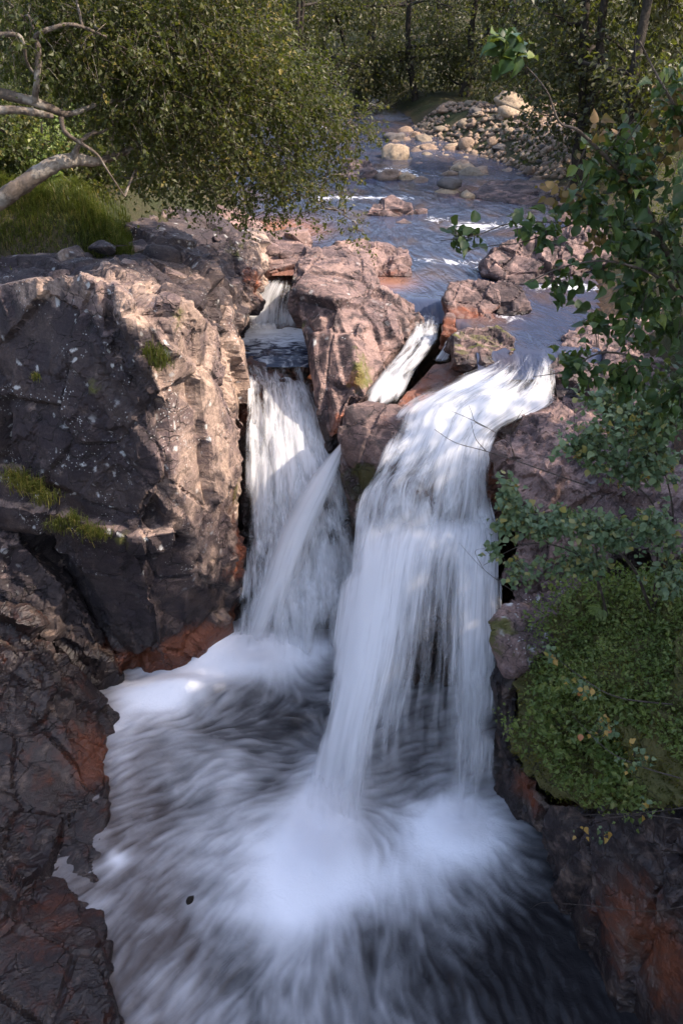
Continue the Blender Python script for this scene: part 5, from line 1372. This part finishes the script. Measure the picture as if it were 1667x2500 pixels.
bare_twig('thin twig hanging in front of the hazel bush toward the fall', [[(1330, 1500, 8.4), (1260, 1450, 8.4), (1180, 1390, 8.4), (1120, 1325, 8.4)], [(1180, 1390, 8.4), (1160, 1345, 8.4), (1200, 1340, 8.4)]], .006)
bare_twig('long pale twig reaching across the dark gorge wall', [[(1680, 2210, 5.4), (1580, 2225, 5.6), (1450, 2212, 5.9), (1360, 2205, 6.2), (1318, 2205, 6.4), (1294, 2220, 6.5)], [(1450, 2212, 5.9), (1400, 2235, 6.0)]], .005)
bare_twig('pale branching twig below the sapling on the gorge wall', [[(1680, 1970, 5.9), (1560, 1985, 6.0), (1420, 1990, 6.2), (1360, 1992, 6.3)], [(1680, 2080, 5.6), (1500, 2085, 5.9), (1380, 2075, 6.2), (1255, 2065, 6.6)], [(1620, 2000, 5.9), (1610, 2100, 5.8), (1640, 2180, 5.6)], [(1480, 2120, 5.9), (1460, 2180, 5.9), (1440, 2170, 5.9)]], .0045)

# leafy cover of the mossy bank
def bank_cover():
    me = bank.data; P, N = coords(me) + np.array(bank.location), normals(me)
    PA, NA = P, N
    ok = (P[:, 2] > -3.3 + .15 * vnoise(P, .5, 3)) & (N[:, 2] > -.25) & (P[:, 0] > 2.0)
    dens = vnoise(P, .55, 12) + .25 * N[:, 2]
    ok &= dens > -.12 + .30 * sm(2.8, 2.3, P[:, 0])
    P, N = P[ok], N[ok]
    k = RNG.integers(0, len(P), 25000)
    n = len(k)
    h = RNG.random(n) ** 1.5 * (.14 + .26 * sm(-.2, .6, vnoise(P[k], .6, 5)))
    Q = P[k] + N[k] * h[:, None] + [0, 0, 1] * h[:, None] * .6 + RNG.normal(0, .03, (n, 3))
    rn = np.clip(RNG.random(n) ** 1.5 * .8 + .25 * vnoise(Q, .5, 77), 0, 1)
    m1 = leaf_mesh('bank_plants', Q, unit(rand_unit(n) + N[k] * .3), unit(rand_unit(n) * .6 + [.1, -.3, .8]), (sz_ := RNG.uniform(.025, .07, n) * (1 + .4 * vnoise(Q, .8, 6))), sz_ * .68, rn)
    tag(link('bank_plants', m1, M_GROUND_COVER), 'small bright green leaves covering the bulging mossy bank', 'ground cover', kind='stuff')
    front = np.flatnonzero((NA * (PA - [0, 0, CAM_Z])).sum(1) < 0)
    k = front[RNG.integers(0, len(front), 14000)]; n = len(k)
    Q = PA[k] + NA[k] * RNG.uniform(0, .035, n)[:, None] + RNG.normal(0, .015, (n, 3))
    m3 = leaf_mesh('moss', Q, unit(NA[k] + rand_unit(n) * .8), rand_unit(n), RNG.uniform(.025, .05, n), RNG.uniform(.012, .022, n), np.clip(.5 + .5 * vnoise(Q, .3, 41) + RNG.normal(0, .15, n), 0, 1))
    tag(link('moss', m3, M_MOSS), 'olive and golden moss cushions on the overhanging bank', 'moss', kind='stuff')
    k = RNG.integers(0, len(P), 2500); n = len(k)
    m2 = blades('bank_grass', P[k], RNG.uniform(.12, .32, n), np.tile([-.2, -.5, -.1], (n, 1)), RNG.uniform(.003, .005, n), RNG.random(n))
    tag(link('bank_grass', m2, M_GRASS), 'thin grass blades poking from the mossy bank', 'grass', kind='stuff')
bank_cover()
def fern(label, c, n_fr, length, seed):
    rg = np.random.default_rng(seed); c = np.array(c)
    root = empty('fern', c); tag(root, label, 'fern', 'ferns on the mossy bank')
    for k in range(n_fr):
        an = rg.uniform(2.2, 5.6); out = np.array([math.cos(an), math.sin(an) * .8, 0]); L = length * rg.uniform(.7, 1.1)
        t = np.linspace(0, 1, 26)[:, None]
        p = c + out * L * t + np.array([0, 0, 1.0]) * L * (.75 * t - .95 * t ** 2)
        T = unit(np.gradient(p, axis=0)); S = unit(np.cross(T, [0, 0, 1.0]))
        q, D, ln = [], [], []
        for sg in (-1, 1):
            q.append(p[2:]); D.append(S[2:] * sg + T[2:] * .45 + [0, 0, -.15]); ln.append(L * .24 * np.sin(np.pi * (.12 + .88 * t[2:, 0])) + .006)
        q, D, ln = np.concatenate(q), np.concatenate(D), np.concatenate(ln)
        me = leaf_mesh('frond', q, D, np.tile([0, -.2, 1.0], (len(q), 1)), ln, ln * .32, np.clip(rg.random(len(q)) * .5 + .2, 0, 1))
        link('frond', me, M_GROUND_COVER, root)
for lab, px, py, Y, nf, L in [('small fern at the foot of the hazel bush', 1470, 1490, 8.5, 6, .22), ('small fern on the lip of the bank above the rusty rock', 1400, 1900, 7.3, 5, .18)]:
    fern(lab, W(px, py, Y), nf, L, px)
